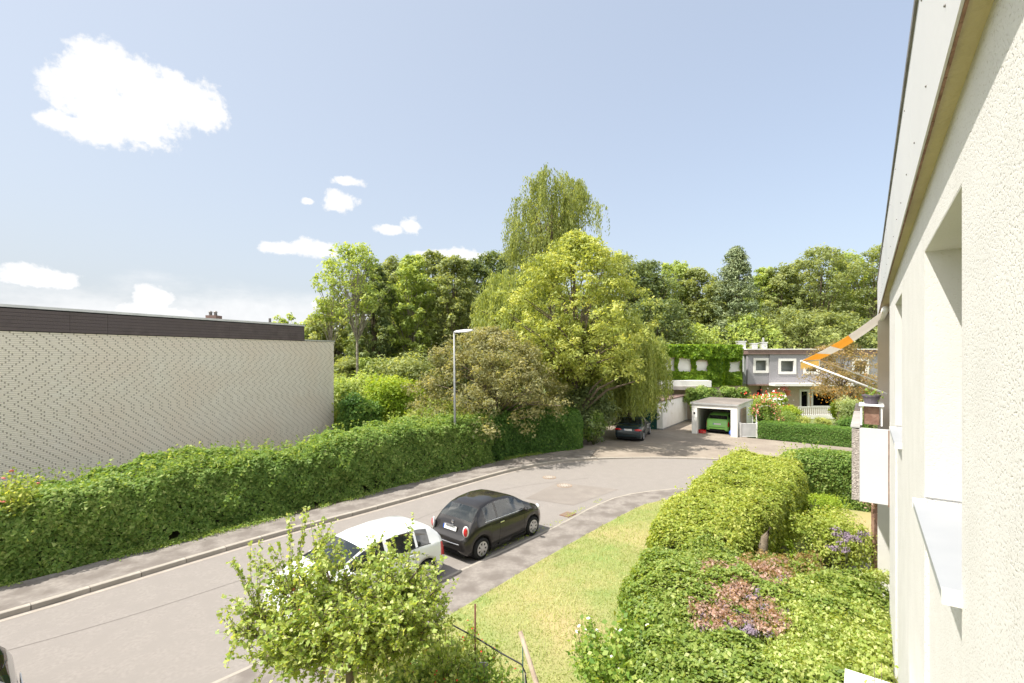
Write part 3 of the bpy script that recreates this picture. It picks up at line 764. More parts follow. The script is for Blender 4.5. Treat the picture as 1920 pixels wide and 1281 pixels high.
for n_, (x0, x1, z) in enumerate(bricks):
    if n_ >= 300: b.box(((x0+x1)/2, 0.012 + random.uniform(-0.003, 0.003), z), (x1-x0, 0.024, row_h-0.011))
    if x1 < WL - 0.1: j.add([(x1 + .001, .009, z-row_h*.41), (x1+gap-.001, .009, z-row_h*.41), (x1+gap-.001, .009, z+row_h*.41), (x1+.001, .009, z+row_h*.41)], [(3, 2, 1, 0)])
o = b.build('brickwork', M['brick'], bh, local=True); o['kind'] = 'stuff'
o = j.build('open_joint', M['joint'], bh, local=True); o['kind'] = 'stuff'
b = MB(); b.bb(-0.05, 2.10, -9, 0.07, WT + 0.012, WT + 0.07); b.build('parapet_cap', M['zinc'], bh, local=True)
b = MB(); b.bb(2.15, WL, -0.16, 0.055, WT + 0.015, 7.25); b.build('fascia_backing', M['darkinside'], bh, local=True)
bx = [2.13, 6.4, 11.2, 12.35, 15.1, WL]
for r_ in range(6):
    z0 = WT + 0.015 + r_ * 0.125
    for a0, a1 in zip(bx, bx[1:]):
        b = MB(); b.bb(a0 + 0.003, a1 - 0.003, 0.056, 0.078 + random.uniform(0, 0.005), z0, z0 + 0.117); b.build('fascia_board', M['darkwood'], bh, local=True)
b = MB(); b.bb(2.125, 2.147, -9, 0.06, WT + 0.075, 7.25); b.build('end_board', M['darkwood'], bh, local=True)
b = MB(); b.bb(2.10, WL, -0.3, 0.105, 7.252, 7.31); b.bb(2.11, WL, -0.26, 0.09, 7.312, 7.345); b.build('roof_edge', M['zinc'], bh, local=True)
b = MB(); b.bb(2.3, WL, -8.9, -0.31, 7.24, 7.27); b.build('roof_surface', M['roofing'], bh, local=True)
# chimney and vent
Yc = 29.0; xc = PX(401, Yc)
ch = MB(); ch.box((xc, Yc, (7.0 + PZ(592, Yc))/2), (0.62, 0.62, PZ(592, Yc) - 7.0)); o = ch.build('chimney', M['brownboard'], None)
o.parent = bh; o.matrix_parent_inverse = bh.matrix_basis.inverted()
for dx in (-0.20, 0.10):
    c = MB(); zt = PZ(592, Yc); c.cyl((xc + dx, Yc, zt + 0.10), 0.09, 0.20, 10); c.cyl((xc + dx, Yc, zt + 0.24), 0.13, 0.08, 10, r2=0.05)
    q = c.build('cowl', M['zinc_dark'], None); q.parent = o
Yc = 28.2; c = MB(); c.cyl((PX(506, Yc), Yc, (7.0 + PZ(597, Yc))/2), 0.07, PZ(597, Yc) - 7.0, 10); o = c.build('vent_pipe', M['zinc_dark'], None)
o.parent = bh; o.matrix_parent_inverse = bh.matrix_basis.inverted()

# ------------------------------------------------------------------ our own white house (right edge)
D = 0.28
T = Vector((0.5943, 0.8043, 0)); N = Vector((-0.8043, 0.5943, 0))
wh = empty('white_house', (-N.x * D, -N.y * D, 0), math.atan2(T.y, T.x), 'white rendered house with deep windows close to the camera on the right', 'house')
U0, U1, ZS, ZT = -7.0, 9.28, 6.573, 7.40
W1 = (2.39, 3.80, 4.735, 6.232); W2 = (6.11, 7.50, 4.735, 6.232)
DEP = 0.26
def L_(mb, name, m, par=wh): return mb.build(name, M[m], par, local=True)
b = MB()
xs = [U0, W1[0], W1[1], W2[0], W2[1], U1]
for a0, a1, solid in ((xs[0], xs[1], 1), (xs[1], xs[2], 0), (xs[2], xs[3], 1), (xs[3], xs[4], 0), (xs[4], xs[5], 1)):
    if solid: b.bb(a0, a1, -DEP, 0, 0, ZS)
    else:
        b.bb(a0, a1, -DEP, 0, W1[3], ZS)
        b.bb(a0 + 0.001, a1 - 0.001, -DEP, -0.022, 0, W1[2] - 0.03)
L_(b, 'wall', 'stucco')
b = MB(); b.bb(U0, U1, -8, -DEP - 0.12, 0, ZS); b.bb(13.9 + 0.25, 13.9 + 0.26, -8, -1.2, 0, ZS)
b.bb(U1, 13.9, -8, -1.2, 0, ZS); L_(b, 'inner_wall', 'stucco_fine')
for w_ in (W1, W2):
    f = MB(); y0, y1 = -DEP - 0.07, -DEP
    f.bb(w_[0]-0.02, w_[0]+0.07, y0, y1-0.01, w_[2]-.02, w_[3]+.02); f.bb(w_[1]-0.07, w_[1]+0.02, y0, y1-0.01, w_[2]-.02, w_[3]+.02)
    f.bb(w_[0]+.07, w_[1]-.07, y0, y1-0.01, w_[3]-0.07, w_[3]+.02); f.bb(w_[0]+.07, w_[1]-.07, y0, y1-0.01, w_[2]-.02, w_[2]+0.07)
    fo = L_(f, 'window', 'white')
    g = MB(); g.bb(w_[0]+.07, w_[1]-.07, -DEP-0.045, -DEP-0.035, w_[2]+.07, w_[3]-.07); g.build('pane', M['window'], fo, local=True)
    # sloping metal sill with turned-down front edge and end caps
    s = MB(); z0 = W1[2]; a0, a1 = w_[0] + 0.0, w_[1] - 0.0
    pr = [(-DEP, z0 + 0.012), (0.053, z0 - 0.018), (0.053, z0 - 0.052), (0.050, z0 - 0.052), (0.050, z0 - 0.022), (-DEP, z0 + 0.006)]
    s.add([(a0, y, z) for y, z in pr] + [(a1, y, z) for y, z in pr], [(i, i+6, (i+1) % 6 + 6, (i+1) % 6) for i in range(6)] + [tuple(range(6)), tuple(range(6, 12))[::-1]])
    so = L_(s, 'sill', 'sill')
    for a in (a0 + 0.010, a1 - 0.010): e = MB(); e.box((a - 0.012 if a == a0 + .01 else a + 0.012, 0.022, z0 - 0.026), (0.02, 0.068, 0.055)); e.build('end_cap', M['white'], so, local=True)
    r_ = MB(); r_.bb(w_[1]-.006, w_[1]-.001, -DEP, -.001, w_[2]+.02, w_[3]-.006); r_.bb(w_[0]+.001, w_[0]+.006, -DEP, -.001, w_[2]+.02, w_[3]-.006); r_.bb(w_[0]+.006, w_[1]-.006, -DEP, -.001, w_[3]-.006, w_[3]-.001); L_(r_, 'reveal', 'stucco_fine')
# roof: soffit, fascia sheets, edge profile
DF = D - 0.2142      # how far the fascia stands out
b = MB(); b.bb(U0, 14.3, -0.02, DF, ZS, ZS + 0.03)
b.bb(U0, 14.3, -8, -0.0205, ZS + 0.001, ZS + 0.05); L_(b, 'soffit', 'soffit')
for i in range(10):
    a = U0 + i * 2.13; a1 = min(a + 2.13, 14.3)
    if a >= 14.3: break
    b = MB(); b.bb(a + 0.002, a1 - 0.002, DF + 0.001, DF + 0.009, ZS - 0.012, ZT - 0.05); L_(b, 'fascia_sheet', 'greyboard')
b = MB()
u = U0
while u < 14.2:
    du = random.uniform(0.05, 0.13); b.bb(u, u + du, DF - 0.008, DF + 0.0005, ZS - 0.016 - random.uniform(0, 0.006), ZS - 0.0005); u += du
L_(b, 'rusty_drip_edge', 'rust')['kind'] = 'stuff'
b = MB()
for i in range(34):
    uu = U0 + 0.4 + i * 0.62
    if uu < 14.2: b.ball((uu, DF + 0.010, ZS + 0.16 + 0.02 * (i % 2)), 0.0055, 6, 4)
    if uu < 14.2 and i % 2: b.ball((uu + .2, DF + 0.010, ZT - 0.16), 0.0055, 6, 4)
L_(b, 'screw_head', 'zinc_dark')['kind'] = 'stuff'
b = MB(); b.bb(U0, 14.32, -0.3, DF + 0.022, ZT - 0.048, ZT); L_(b, 'roof_edge', 'zinc_dark')
b = MB(); b.bb(U0, 14.32, -0.3, DF + 0.014, ZT + 0.001, ZT + 0.022); L_(b, 'roof_edge', 'zinc')
b = MB(); b.bb(U0, 14.3, -8, -0.3, ZS + 0.06, ZT - 0.01); L_(b, 'roof', 'roofing')
# loggia bay, fin wall at its far end
b = MB(); b.bb(13.9, 14.14, -1.2, 0.075, 0, ZS - 0.002); L_(b, 'fin_wall', 'stucco_fine')
b = MB(); b.bb(U1 + .001, 13.899, -1.2, 0.0, 3.3, 3.48); L_(b, 'balcony_floor', 'stucco_fine')
bal = empty('balcony_parapet', (0, 0, 0)); bal.parent = wh
b = MB(); b.bb(U1 + 0.002, U1 + 0.06, 0.003, 0.37, 3.33, 4.475); L_(b, 'side_panel', 'greyboard', bal)
b = MB(); b.bb(U1 + 0.005, 13.85, 0.372, 0.47, 3.34, 4.46); L_(b, 'front_panel', 'pebble', bal)
b = MB(); b.bb(U1 + 0.065, 13.85, 0.02, 0.368, 3.34, 3.42); L_(b, 'trough_floor', 'concrete', bal)
b = MB(); b.bb(U1 + 0.0, 13.87, 0.365, 0.485, 4.477, 4.50); L_(b, 'coping', 'zinc', bal)
b = MB(); b.bb(U1 - 0.004, U1 + 0.001, 0.001, 0.016, 3.3, 4.47); L_(b, 'rust_strip', 'rust', bal)
# ground floor porch roof just under the camera
b = MB(); b.bb(-2.0, 5.05, 0.002, 0.43, 2.83, 2.90); L_(b, 'porch_roof', 'white')

# things on and by the balcony
def Lw(u, w, z=0): return (wh.location.x + T.x*u + N.x*w, wh.location.y + T.y*u + N.y*w, z)
ang = math.atan2(T.y, T.x)
st_ = empty('plant_stand', Lw(9.75, 0.22, 4.50), ang, 'small white-framed stand with brown panels on the balcony parapet', 'stand')
b = MB()
for sx in (-0.22, 0.22):
    for sy in (-0.13, 0.13): b.box((sx, sy, 0.15), (0.022, 0.022, 0.31))
b.build('leg', M['whitemetal'], st_, local=True)
b = MB(); b.box((0, 0, 0.315), (0.50, 0.32, 0.022)); b.build('top', M['whitemetal'], st_, local=True)
b = MB(); b.box((0, 0, 0.15), (0.38, 0.2, 0.28)); b.build('panel', M['brownwood'], st_, local=True)
pt = empty('flower_pot', Lw(9.75, 0.22, 4.83), 0, 'dark plant pot on top of the white-framed stand', 'flower pot')
b = MB(); b.cyl((0, 0, 0.06), 0.09, 0.13, 14, r2=0.12); b.build('pot', M['darkpot'], pt, local=True)
b = MB(); b.cyl((0, 0, 0.13), 0.13, 0.025, 14); b.build('rim', M['darkpot'], pt, local=True)
pc = np.array(Lw(9.75, 0.22, 4.97)); pp = pc + RNG.normal(0, .06, (60, 3)); leaf_mesh('plant', pp, rndn(60), 0.05, L['rose'], RNG.random(60), pt)

# striped awning of the loggia
aw = empty('awning', Lw(11.25, -0.05, 6.4), 0, 'orange and off-white striped awning let down from the roof beyond the windows', 'awning')
A0, A1 = Vector(Lw(11.25, 0.0, 6.47)), Vector(Lw(11.25, 1.34, 5.50))
ln = 4.6; segs = 24; bands = [(0.0, 0.42, 'fabric'), (0.42, 0.63, 'orange'), (0.63, 0.80, 'fabric'), (0.80, 1.0, 'orange')]
for a0, a1, mm in bands:
    b = MB(); vs = []; nn = 8; th = 0.006
    for i in range(nn + 1):
        t_ = a0 + (a1 - a0) * i / nn; q = A0.lerp(A1, t_); q.z -= 0.07 * math.sin(math.pi * t_)
        for uu, dz in ((0, 0), (ln, 0), (ln, th), (0, th)): vs.append((q.x + T.x*uu, q.y + T.y*uu, q.z + dz))
    fs = [(i*4+k, i*4+(k+1) % 4, i*4+4+(k+1) % 4, i*4+4+k) for i in range(nn) for k in range(4)] + [(0, 3, 2, 1), (nn*4, nn*4+1, nn*4+2, nn*4+3)]
    b.add(vs, fs); b.build('fabric_band', M[mm], aw)
b = MB(); q0 = A1 + Vector((N.x, N.y, 0)) * 0.012; vs = []
for i in range(41):
    uu = ln * i / 40; dz = 0.17 + 0.03 * math.cos(i * 1.57)
    vs += [(q0.x + T.x*uu, q0.y + T.y*uu, q0.z - 0.01), (q0.x + T.x*uu, q0.y + T.y*uu, q0.z - dz)]
b.add(vs, [(2*i, 2*i+1, 2*i+3, 2*i+2) for i in range(40)]); b.build('valance', M['orange'], aw)
b = MB(); b.tube([A1 + T*(-0.03), A1 + T*(ln+.03)], 0.022, 8); b.build('front_bar', M['whitemetal'], aw)
for uu in (0.02, ln - 0.02):
    b = MB(); b.tube([A1 + T*uu, Vector(Lw(11.25 + uu, -0.02, 4.9))], 0.017, 8); b.build('arm', M['whitemetal'], aw)
b = MB(); b.tube([A0 + T*(-0.04), A0 + T*(ln+.04)], 0.06, 10); b.build('roller', M['whitemetal'], aw)

# ------------------------------------------------------------------ street lamp
Yp = 23.4; Xp = PX(851.5, Yp)
sl = empty('street_lamp', (Xp, Yp, 0), 0, 'grey street lamp with flat head rising out of the long hedge', 'street lamp')
b = MB(); zt = PZ(624, Yp); b.tube([(Xp+0.06, Yp, 0), (Xp+0.03, Yp, 3.2), (Xp, Yp, zt)], [0.065, 0.055, 0.036], 10); b.build('pole', M['galv'], sl)
hd = Vector((0.76, -0.65, 0.03)).normalized()
b = MB(); p0 = Vector((Xp, Yp, zt))
b.tube([p0 - Vector((0, 0, .05)), p0 + Vector((0, 0, .03)), p0 + hd*0.12 + Vector((0, 0, .05))], [0.042, 0.045, 0.04], 8); b.build('bracket', M['galv'], sl)
b = MB(); sd = Vector((hd.y, -hd.x, 0)).normalized()
vs = []
for t_, w_, h0, h1 in ((0.08, .05, 0.0, .07), (0.25, .085, -.01, .09), (0.8, .095, -.02, .10), (1.18, .08, -.01, .08), (1.26, .05, .01, .06)):
    c = p0 + hd * t_ + Vector((0, 0, .01))
    vs += [c + sd*w_ + Vector((0,0,h0)), c - sd*w_ + Vector((0,0,h0)), c - sd*w_*.8 + Vector((0,0,h1)), c + sd*w_*.8 + Vector((0,0,h1))]
b.add([tuple(v) for v in vs], [(i*4+k, i*4+(k+1) % 4, i*4+4+(k+1) % 4, i*4+4+k) for i in range(4) for k in range(4)] + [(3, 2, 1, 0), (16, 17, 18, 19)])
b.build('lamp_head', M['lampbody'], sl)
c = p0 + hd*0.62 + Vector((0, 0, -0.022)); b = MB(); b.box((c.x, c.y, c.z), (0.62, 0.13, 0.03), rz=math.atan2(hd.y, hd.x)); b.build('lamp_cover', M['clearlens'], sl)

# ------------------------------------------------------------------ garages
def garage_frame(x, y, ux, uy): return math.atan2(uy, ux)
ga = empty('garage', (15.35, 32.7, 0), math.atan2(0.592, -0.806), 'white open-fronted garage with a green car inside', 'garage')
# local: +x along the front towards the left post, -y ... built so that +y points out of the garage
W_, DP, H_ = 3.02, 5.6, 2.28
b = MB(); b.bb(0, 0.42, -0.35, 0, 0.02, H_-0.36); b.build('post', M['white'], ga, local=True)
b = MB(); b.bb(W_-0.36, W_, -0.35, 0, 0.02, H_-0.36); b.build('post', M['white'], ga, local=True)
b = MB(); b.bb(0.0, W_, -0.2, 0.01, H_-0.359, H_-0.10); b.build('lintel', M['white'], ga, local=True)
b = MB(); b.bb(0.001, 0.15, -DP, -0.351, 0.02, H_-0.1); b.bb(W_-.15, W_-.001, -DP, -0.351, 0.02, H_-0.1); b.bb(0.15, W_-.15, -DP, -DP+.12, 0.02, H_-.1); b.build('wall', M['white'], ga, local=True)
b = MB(); b.bb(-0.06, W_+.06, -DP-.05, 0.07, H_-0.095, H_); rf = b.build('roof', M['roofing'], ga, local=True)
b = MB(); b.bb(-0.065, W_+.065, 0.071, 0.085, H_-.10, H_+.02); b.bb(-0.08, -0.066, -DP, .085, H_-.10, H_+.02); b.bb(W_+.066, W_+.08, -DP, .085, H_-.10, H_+.02); b.build('roof_edge', M['zinc'], rf, local=True)
b = MB(); b.bb(0.15, W_-.15, -DP+.12, -.01, 0.022, 0.03); b.build('floor', M['concrete'], ga, local=True)
b = MB(); b.bb(0.17, W_-.17, -2.2, -0.36, H_-.13, H_-.10); b.build('raised_door', M['greyboard'], ga, local=True)
b = MB(); b.bb(W_-.24, W_-.12, 0.002, 0.012, 1.45, 1.60); b.build('house_number', M['darkinside'], ga, local=True)

gb = empty('garage', (PX(1243, 36), 36.0, 0), math.atan2(0.816, 0.577), 'white closed garage with dark green door beside the willow', 'garage')
# local +x goes back along the side wall, +y goes left along the front
b = MB(); b.bb(0, 6.6, 0.02, 3.1, 0.16, 2.2); b.build('wall', M['white'], gb, local=True)
b = MB(); b.bb(-0.005, 6.605, 0.012, 3.1, 0.0, 0.158); b.build('plinth', M['galv'], gb, local=True)
b = MB(); b.bb(-0.06, 6.66, -0.05, 3.2, 2.202, 2.30); b.build('roof', M['brownboard'], gb, local=True)
dd = MB(); dd.bb(-0.04, -0.006, 0.45, 2.85, 0.03, 2.02); do = dd.build('door', M['darkgreen'], gb, local=True)
dd = MB()
for i in range(9): dd.bb(-0.052, -0.041, 0.50 + i*0.26, 0.50 + i*0.26 + 0.235, 0.06, 1.98)
dd.build('door_board', M['darkgreen'], do, local=True)
dd = MB(); dd.box((-0.07, 0.62, 1.05), (0.05, 0.10, 0.03)); dd.build('handle', M['chrome'], do, local=True)
b = MB(); b.box((-0.008, 0.2, 1.72), (0.012, 0.13, 0.13), rx=R(45)); b.build('enamel_sign', M['yellowsign'], gb, local=True)

# white metal gate and side fence next to the garage
def wpost(mb, x, y, z0, z1, s=0.06): mb.box((x, y, (z0+z1)/2), (s, s, z1-z0))
g0, g1 = Vector((15.62, 32.85, 0)), Vector((16.72, 32.80, 0))
gt = empty('garden_gate', tuple(g0), math.atan2(g1.y-g0.y, g1.x-g0.x), 'low grey-panelled white garden gate to the right of the green car', 'gate')
gl_ = (g1 - g0).length
b = MB(); b.bb(0.06, gl_-.06, -0.01, 0.01, 0.14, 0.96); b.build('panel', M['zinc'], gt, local=True)
for xx in (0.0, gl_):
    b = MB(); wpost(b, xx, 0, 0, 1.08, 0.09); b.build('post', M['white'], gt, local=True)
b = MB(); b.bb(0.05, gl_-.05, -.02, .02, 0.965, 1.01); b.bb(0.05, gl_-.05, -.02, .02, 0.09, 0.135); b.build('rail', M['whitemetal'], gt, local=True)
ss = empty('wooden_screen', (15.75, 33.2, 0), math.atan2(0.806, 0.592), 'grey slatted screen behind the garden gate along the garage', 'screen')
me = None
for i in range(9):
    if me is None: b = MB(); b.box((0, 0, 1.0), (0.14, 0.02, 1.9)); o = b.build('slat', M['greywood'], ss, local=True); me = o.data
    else: o = bpy.data.objects.new('slat', me); COL.objects.link(o); o.parent = ss
    o.location = (0.2 + i * 0.22, -0.05, 0)
# ------------------------------------------------------------------ houses across the street
YS = 45.0
sh = empty('slate_house', (PX(1500, YS), YS, 0), 0, 'grey slate-clad house with white windows and brown roof fascia across the street', 'house')
xl, xm, xr = PX(1403, YS), PX(1443, YS), PX(1720, YS)
zr, zf, zb = PZ(654, YS), PZ(664.5, YS), PZ(721, YS)
wins = [(1414, 1442, 672, 699), (1460, 1492, 673, 701), (1507, 1536, 674, 701), (1598, 1628, 673, 701), (1660, 1690, 673, 701)]
b = MB()
def wall_with(b, x0, x1, y0, y1, z0, z1, holes):
    xs_ = [x0]
    for h in sorted(holes):
        if h[0] > x0 and h[1] < x1:
            b.bb(xs_[-1], h[0], y0, y1, z0, z1); b.bb(h[0], h[1], y0, y1, z0, h[2]); b.bb(h[0], h[1], y0, y1, h[3], z1); xs_.append(h[1])
    b.bb(xs_[-1], x1, y0, y1, z0, z1)
H = [(PX(a, YS), PX(c, YS), PZ(e, YS), PZ(d, YS)) for a, c, d, e in wins]
wall_with(b, xl, xm, YS+.12, YS+.4, zb, zf, [(h[0], min(h[1], xm-.06), h[2], h[3]) for h in H[:1]])
wall_with(b, xm+.002, xr, YS, YS+.4, zb, zf, H[1:])
b.build('upper_wall', M['slate'], sh)
b = MB(); b.bb(xl, xr, YS+0.9, YS+1.1, zb-.2, zf); b.bb(xl+.01, xr, YS+.45, YS+9, zb+.01, zb+.1); b.build('inner_wall', M['curtain'], sh)
b = MB(); b.bb(xl-.1, xr+.1, YS-.12, YS+9, zf+.002, zr-.1); b.build('roof', M['brownboard'], sh)
b = MB(); b.bb(xl-.15, xr+.1, YS-.17, YS+9, zr-.098, zr); b.build('roof_edge', M['white'], sh)
for i, h in enumerate(H):
    h = (h[0], min(h[1], xm-.06) if i == 0 else h[1], h[2], h[3]); yy = YS + (0.12 if i == 0 else 0)
    f = MB(); t_ = 0.20
    f.bb(h[0]-.03, h[0]+t_, yy-.05, yy+.12, h[2]-.03, h[3]+.03); f.bb(h[1]-t_, h[1]+.03, yy-.05, yy+.12, h[2]-.03, h[3]+.03)
    f.bb(h[0]+t_, h[1]-t_, yy-.05, yy+.12, h[3]-t_, h[3]+.03); f.bb(h[0]+t_, h[1]-t_, yy-.05, yy+.12, h[2]-.03, h[2]+t_)
    fo = f.build('window', M['white'], sh)
    g = MB(); g.bb(h[0]+t_, h[1]-t_, yy+.09, yy+.10, h[2]+t_, h[3]-t_); g.build('pane', M['window'], fo)
    g = MB(); n_ = 14; a0, a1 = h[0]+t_, h[1]-t_; mid = h[2] + (h[3]-h[2])*(0.45 if i else 0.3)
    vs = []
    for k in range(n_+1): vs += [(a0+(a1-a0)*k/n_, yy+.3+.03*(k % 2), h[2]), (a0+(a1-a0)*k/n_, yy+.3+.03*(k % 2), h[3])]
    g.add(vs, [(2*k, 2*k+2, 2*k+3, 2*k+1) for k in range(n_)]); g.build('curtain', M['curtain'], fo)
# ground floor: brick, glazed terrace door and window, entrance
YG = YS + 1.3
dw = [(1499, 1517, 731, 766), (1521, 1569, 731, 763)]
HD = [(PX(a, YG), PX(c, YG), PZ(e, YG), PZ(d, YG)) for a, c, d, e in dw]
b = MB(); wall_with(b, xm, xr, YG, YG+.3, 0, zb, HD); b.build('ground_floor_wall', M['beigebrick'], sh)
b = MB(); b.bb(xl, xm-.002, YG+.5, YG+.8, 0, zb); b.build('entrance_wall', M['beigebrick'], sh)
b = MB(); b.bb(PX(1424, YG), PX(1430, YG), YG+.44, YG+.5, .1, 2.3); b.build('side_light', M['window'], sh)
b = MB(); b.bb(PX(1431, YG), PX(1441, YG), YG+.42, YG+.5, .1, 2.4); b.build('front_door', M['white'], sh)
b = MB(); b.bb(xm, xr, YG+3.0, YG+3.2, 0, zb); b.build('back_of_room', M['darkinside'], sh)
for h in HD:
    f = MB(); t_ = .16
    f.bb(h[0]-.02, h[0]+t_, YG-.05, YG+.1, h[2], h[3]+.03); f.bb(h[1]-t_, h[1]+.02, YG-.05, YG+.1, h[2], h[3]+.03); f.bb(h[0]+t_, h[1]-t_, YG-.05, YG+.1, h[3]-t_, h[3]+.03); f.bb(h[0]+t_, h[1]-t_, YG-.05, YG+.1, h[2], h[2]+.12)
    fo = f.build('window', M['white'], sh)
    g = MB(); g.bb(h[0]+t_, h[1]-t_, YG+.04, YG+.05, h[2]+.12, h[3]-t_); g.build('pane', M['window'], fo)
b = MB(); b.bb(PX(1452, YS-1), PX(1600, YS-1), YS-1.1, YS-.05, PZ(724, YS-1), PZ(719, YS-1)); b.build('canopy', M['white'], sh)
b = MB(); b.bb(xl, xm-.01, YS+.02, YS+.4, zb-.12, zb-.005); b.build('canopy_board', M['orange' if 0 else 'brownwood'], sh)
# chimney pots and vents on its roof
for px, w_, top in ((1389, 0.75, 639), (1413, 0.55, 643), (1431, 0.55, 641)):
    Yv = YS + 3; b = MB(); b.box((PX(px, Yv), Yv, (zr + PZ(top+3, Yv))/2), (w_, .5, PZ(top+3, Yv)-zr)); b.box((PX(px, Yv), Yv, PZ(top+1.5, Yv)), (w_+.12, .6, .1)); b.build('chimney', M['zinc'], sh)
    if px == 1431: b = MB(); b.cyl((PX(px, Yv), Yv, PZ(637, Yv)), .1, .4, 8); b.build('vent_pipe', M['zinc'], sh)
# terrace: low wall, picket rail, hanging basket
YT = 43.0
tw = MB(); tw.bb(PX(1490, YT), PX(1592, YT), YT-.1, YT+.1, 0, PZ(778, YT)); o = tw.build('terrace_wall', M['white']); tag(o, 'low white terrace wall under the picket rail of the slate house', 'wall')
pf = empty('picket_fence', (PX(1495, YT), YT, 0), 0, 'white picket rail on the terrace before the large window', 'fence')
z0, z1 = PZ(778, YT)+.003, PZ(762.5, YT); me = None; xa, xb = PX(1497, YT), PX(1570, YT)
b = MB(); b.bb(xa, xb, YT-.03, YT+.03, z1-.07, z1); b.build('rail', M['white'], pf)
for i in range(20):
    if me is None: b = MB(); b.box((0, 0, 0), (.09, .03, z1-z0-.08)); o = b.build('picket', M['white'], pf, local=True); me = o.data
    else: o = bpy.data.objects.new('picket', me); COL.objects.link(o); o.parent = pf
    o.location = ((xb-xa)*i/19 + xa - pf.location.x, 0, (z0+z1-.07)/2)
Yb = 44.3; hb = empty('hanging_basket', (PX(1477, Yb), Yb, PZ(732, Yb)), 0, 'terracotta hanging basket with pink flowers on the beige brick wall', 'hanging basket')
b = MB(); b.cyl((0, 0, -.22), .16, .42, 12, r2=.25); b.build('basket', M['terracotta'], hb, local=True)
q = np.array([hb.location.x-.35, Yb, hb.location.z+.2]) + RNG.normal(0, .17, (130, 3)); leaf_mesh('blossom', q, rndn(130), .13, M['petalpink'], RNG.random(130), hb)
b = MB(); b.tube([(0, 0, 0), (0, .1, .75)], .01, 4); b.build('wire', M['zinc'], hb, local=True)
# orange lantern inside window
b = MB(); Yl = YG - .3; b.ball((PX(1545, Yl), Yl, PZ(737, Yl)), .2, 12, 8); o = b.build('paper_lantern', M['petalorange']); tag(o, 'round orange lantern hanging before the large terrace window', 'lantern')

# ivy-covered house
YV = 42.4
vh = empty('vine_covered_house', (PX(1300, YV), YV, 0), 0, 'flat-roofed house covered in bright green creeper with white shutters', 'house')
vx0, vx1, vx2 = PX(1190, YV), PX(1352, YV), PX(1403, YV)
vz = PZ(652, YV); vb = PZ(723, YV)
vw = [(1243, 1264, 673, 697), (1270, 1295, 673, 697), (1304, 1326, 678, 697)]
VH = [(PX(a, YV), PX(c, YV), PZ(e, YV), PZ(d, YV)) for a, c, d, e in vw]
b = MB(); wall_with(b, vx0, vx1, YV, YV+.35, 0, vz, VH); b.bb(vx1-.35, vx1, YV+.36, YV+1.5, 0, vz); b.build('wall', M['beigebrick'], vh)
YW = YV + 1.5
H2 = [(PX(1366, YW), PX(1387, YW), PZ(698, YW), PZ(679, YW))]
b = MB(); wall_with(b, vx1+.002, vx2, YW, YW+.35, 0, vz, H2); b.build('wall', M['beigebrick'], vh)
b = MB(); b.bb(vx0, vx1, YV+.4, YV+9, vz-.3, vz-.02); b.bb(vx1, vx2, YW+.36, YV+9, vz-.3, vz-.02); b.build('roof', M['roofing'], vh)
for h, yy in [(h, YV) for h in VH] + [(h, YW) for h in H2]:
    f = MB(); f.bb(h[0]-.02, h[1]+.02, yy+.06, yy+.12, h[2]-.02, h[3]+.02); fo = f.build('window', M['white'], vh)
    g = MB()
    for k in range(11): z_ = h[2]+.05 + (h[3]-h[2]-.1)*k/10.5; g.bb(h[0]+.04, h[1]-.04, yy+.035, yy+.059, z_, z_+.07)
    g.build('roller_shutter', M['whitemetal'], fo)
yc = YV - 1.3
b = MB(); b.bb(PX(1190, yc), PX(1334, yc), yc, YV-.01, PZ(726, yc), PZ(714, yc)); b.build('porch_canopy', M['white'], vh)
b = MB(); b.bb(PX(1190, yc), PX(1325, yc), yc-.05, yc-.002, PZ(731, yc), PZ(724, yc)); b.build('canopy_blind', M['orange' if 0 else 'fabric'], vh)
# creeper leaves over the walls, hanging over the roof edge, leaving the shutters free
n = 26000
px_ = RNG.uniform(vx0, vx2, n); pz_ = vb + (vz + .25 - vb) * RNG.random(n)
left = px_ < vx1; base_y = np.where(left, YV, YW)
keep = np.ones(n, bool)
for h, yy in [(h, YV) for h in VH] + [(h, YW) for h in H2]:
    wv = 0.07 * np.sin(pz_*5 + px_*3); keep &= ~((px_ > h[0]-.02+wv) & (px_ < h[1]+.02+wv) & (pz_ > h[2]+.02+wv*.5) & (pz_ < h[3]+.16+wv))
px_, pz_, base_y = px_[keep], pz_[keep], base_y[keep]; n = len(px_)
q = np.stack([px_, base_y - .05 - .28*np.abs(wob(np.stack([px_, base_y*0, pz_], 1), 1.7, 2)) - .1*RNG.random(n) - np.where(pz_ > vz-.9, .25, 0)*RNG.random(n), pz_ - .06*RNG.random(n)], 1)
nr = rndn(n)*.6 + np.array([0, -.75, .45])
top = np.stack([RNG.uniform(vx0, vx2, 6000), RNG.uniform(YV-.3, YV+1.2, 6000), vz + .05 + RNG.random(6000)*.22], 1); top[:, 1] += np.where(top[:, 0] > vx1, 1.5, 0)
side = np.stack([np.full(2500, vx1+.12)+RNG.normal(0, .06, 2500), RNG.uniform(YV-.1, YW, 2500), RNG.uniform(vb, vz, 2500)], 1)
q = np.vstack([q, top, side]); nr = np.vstack([nr, rndn(6000)*.5+np.array([0, 0, 1]), rndn(2500)*.5+np.array([1, 0, .2])])
leaf_mesh('creeper', q, nr, .21, L['ivy'], .5 + RNG.normal(0, .2, len(q)) + wob(q, 1.2, 3)*.15, vh, droop=.8, width=.4)['kind'] = 'stuff'

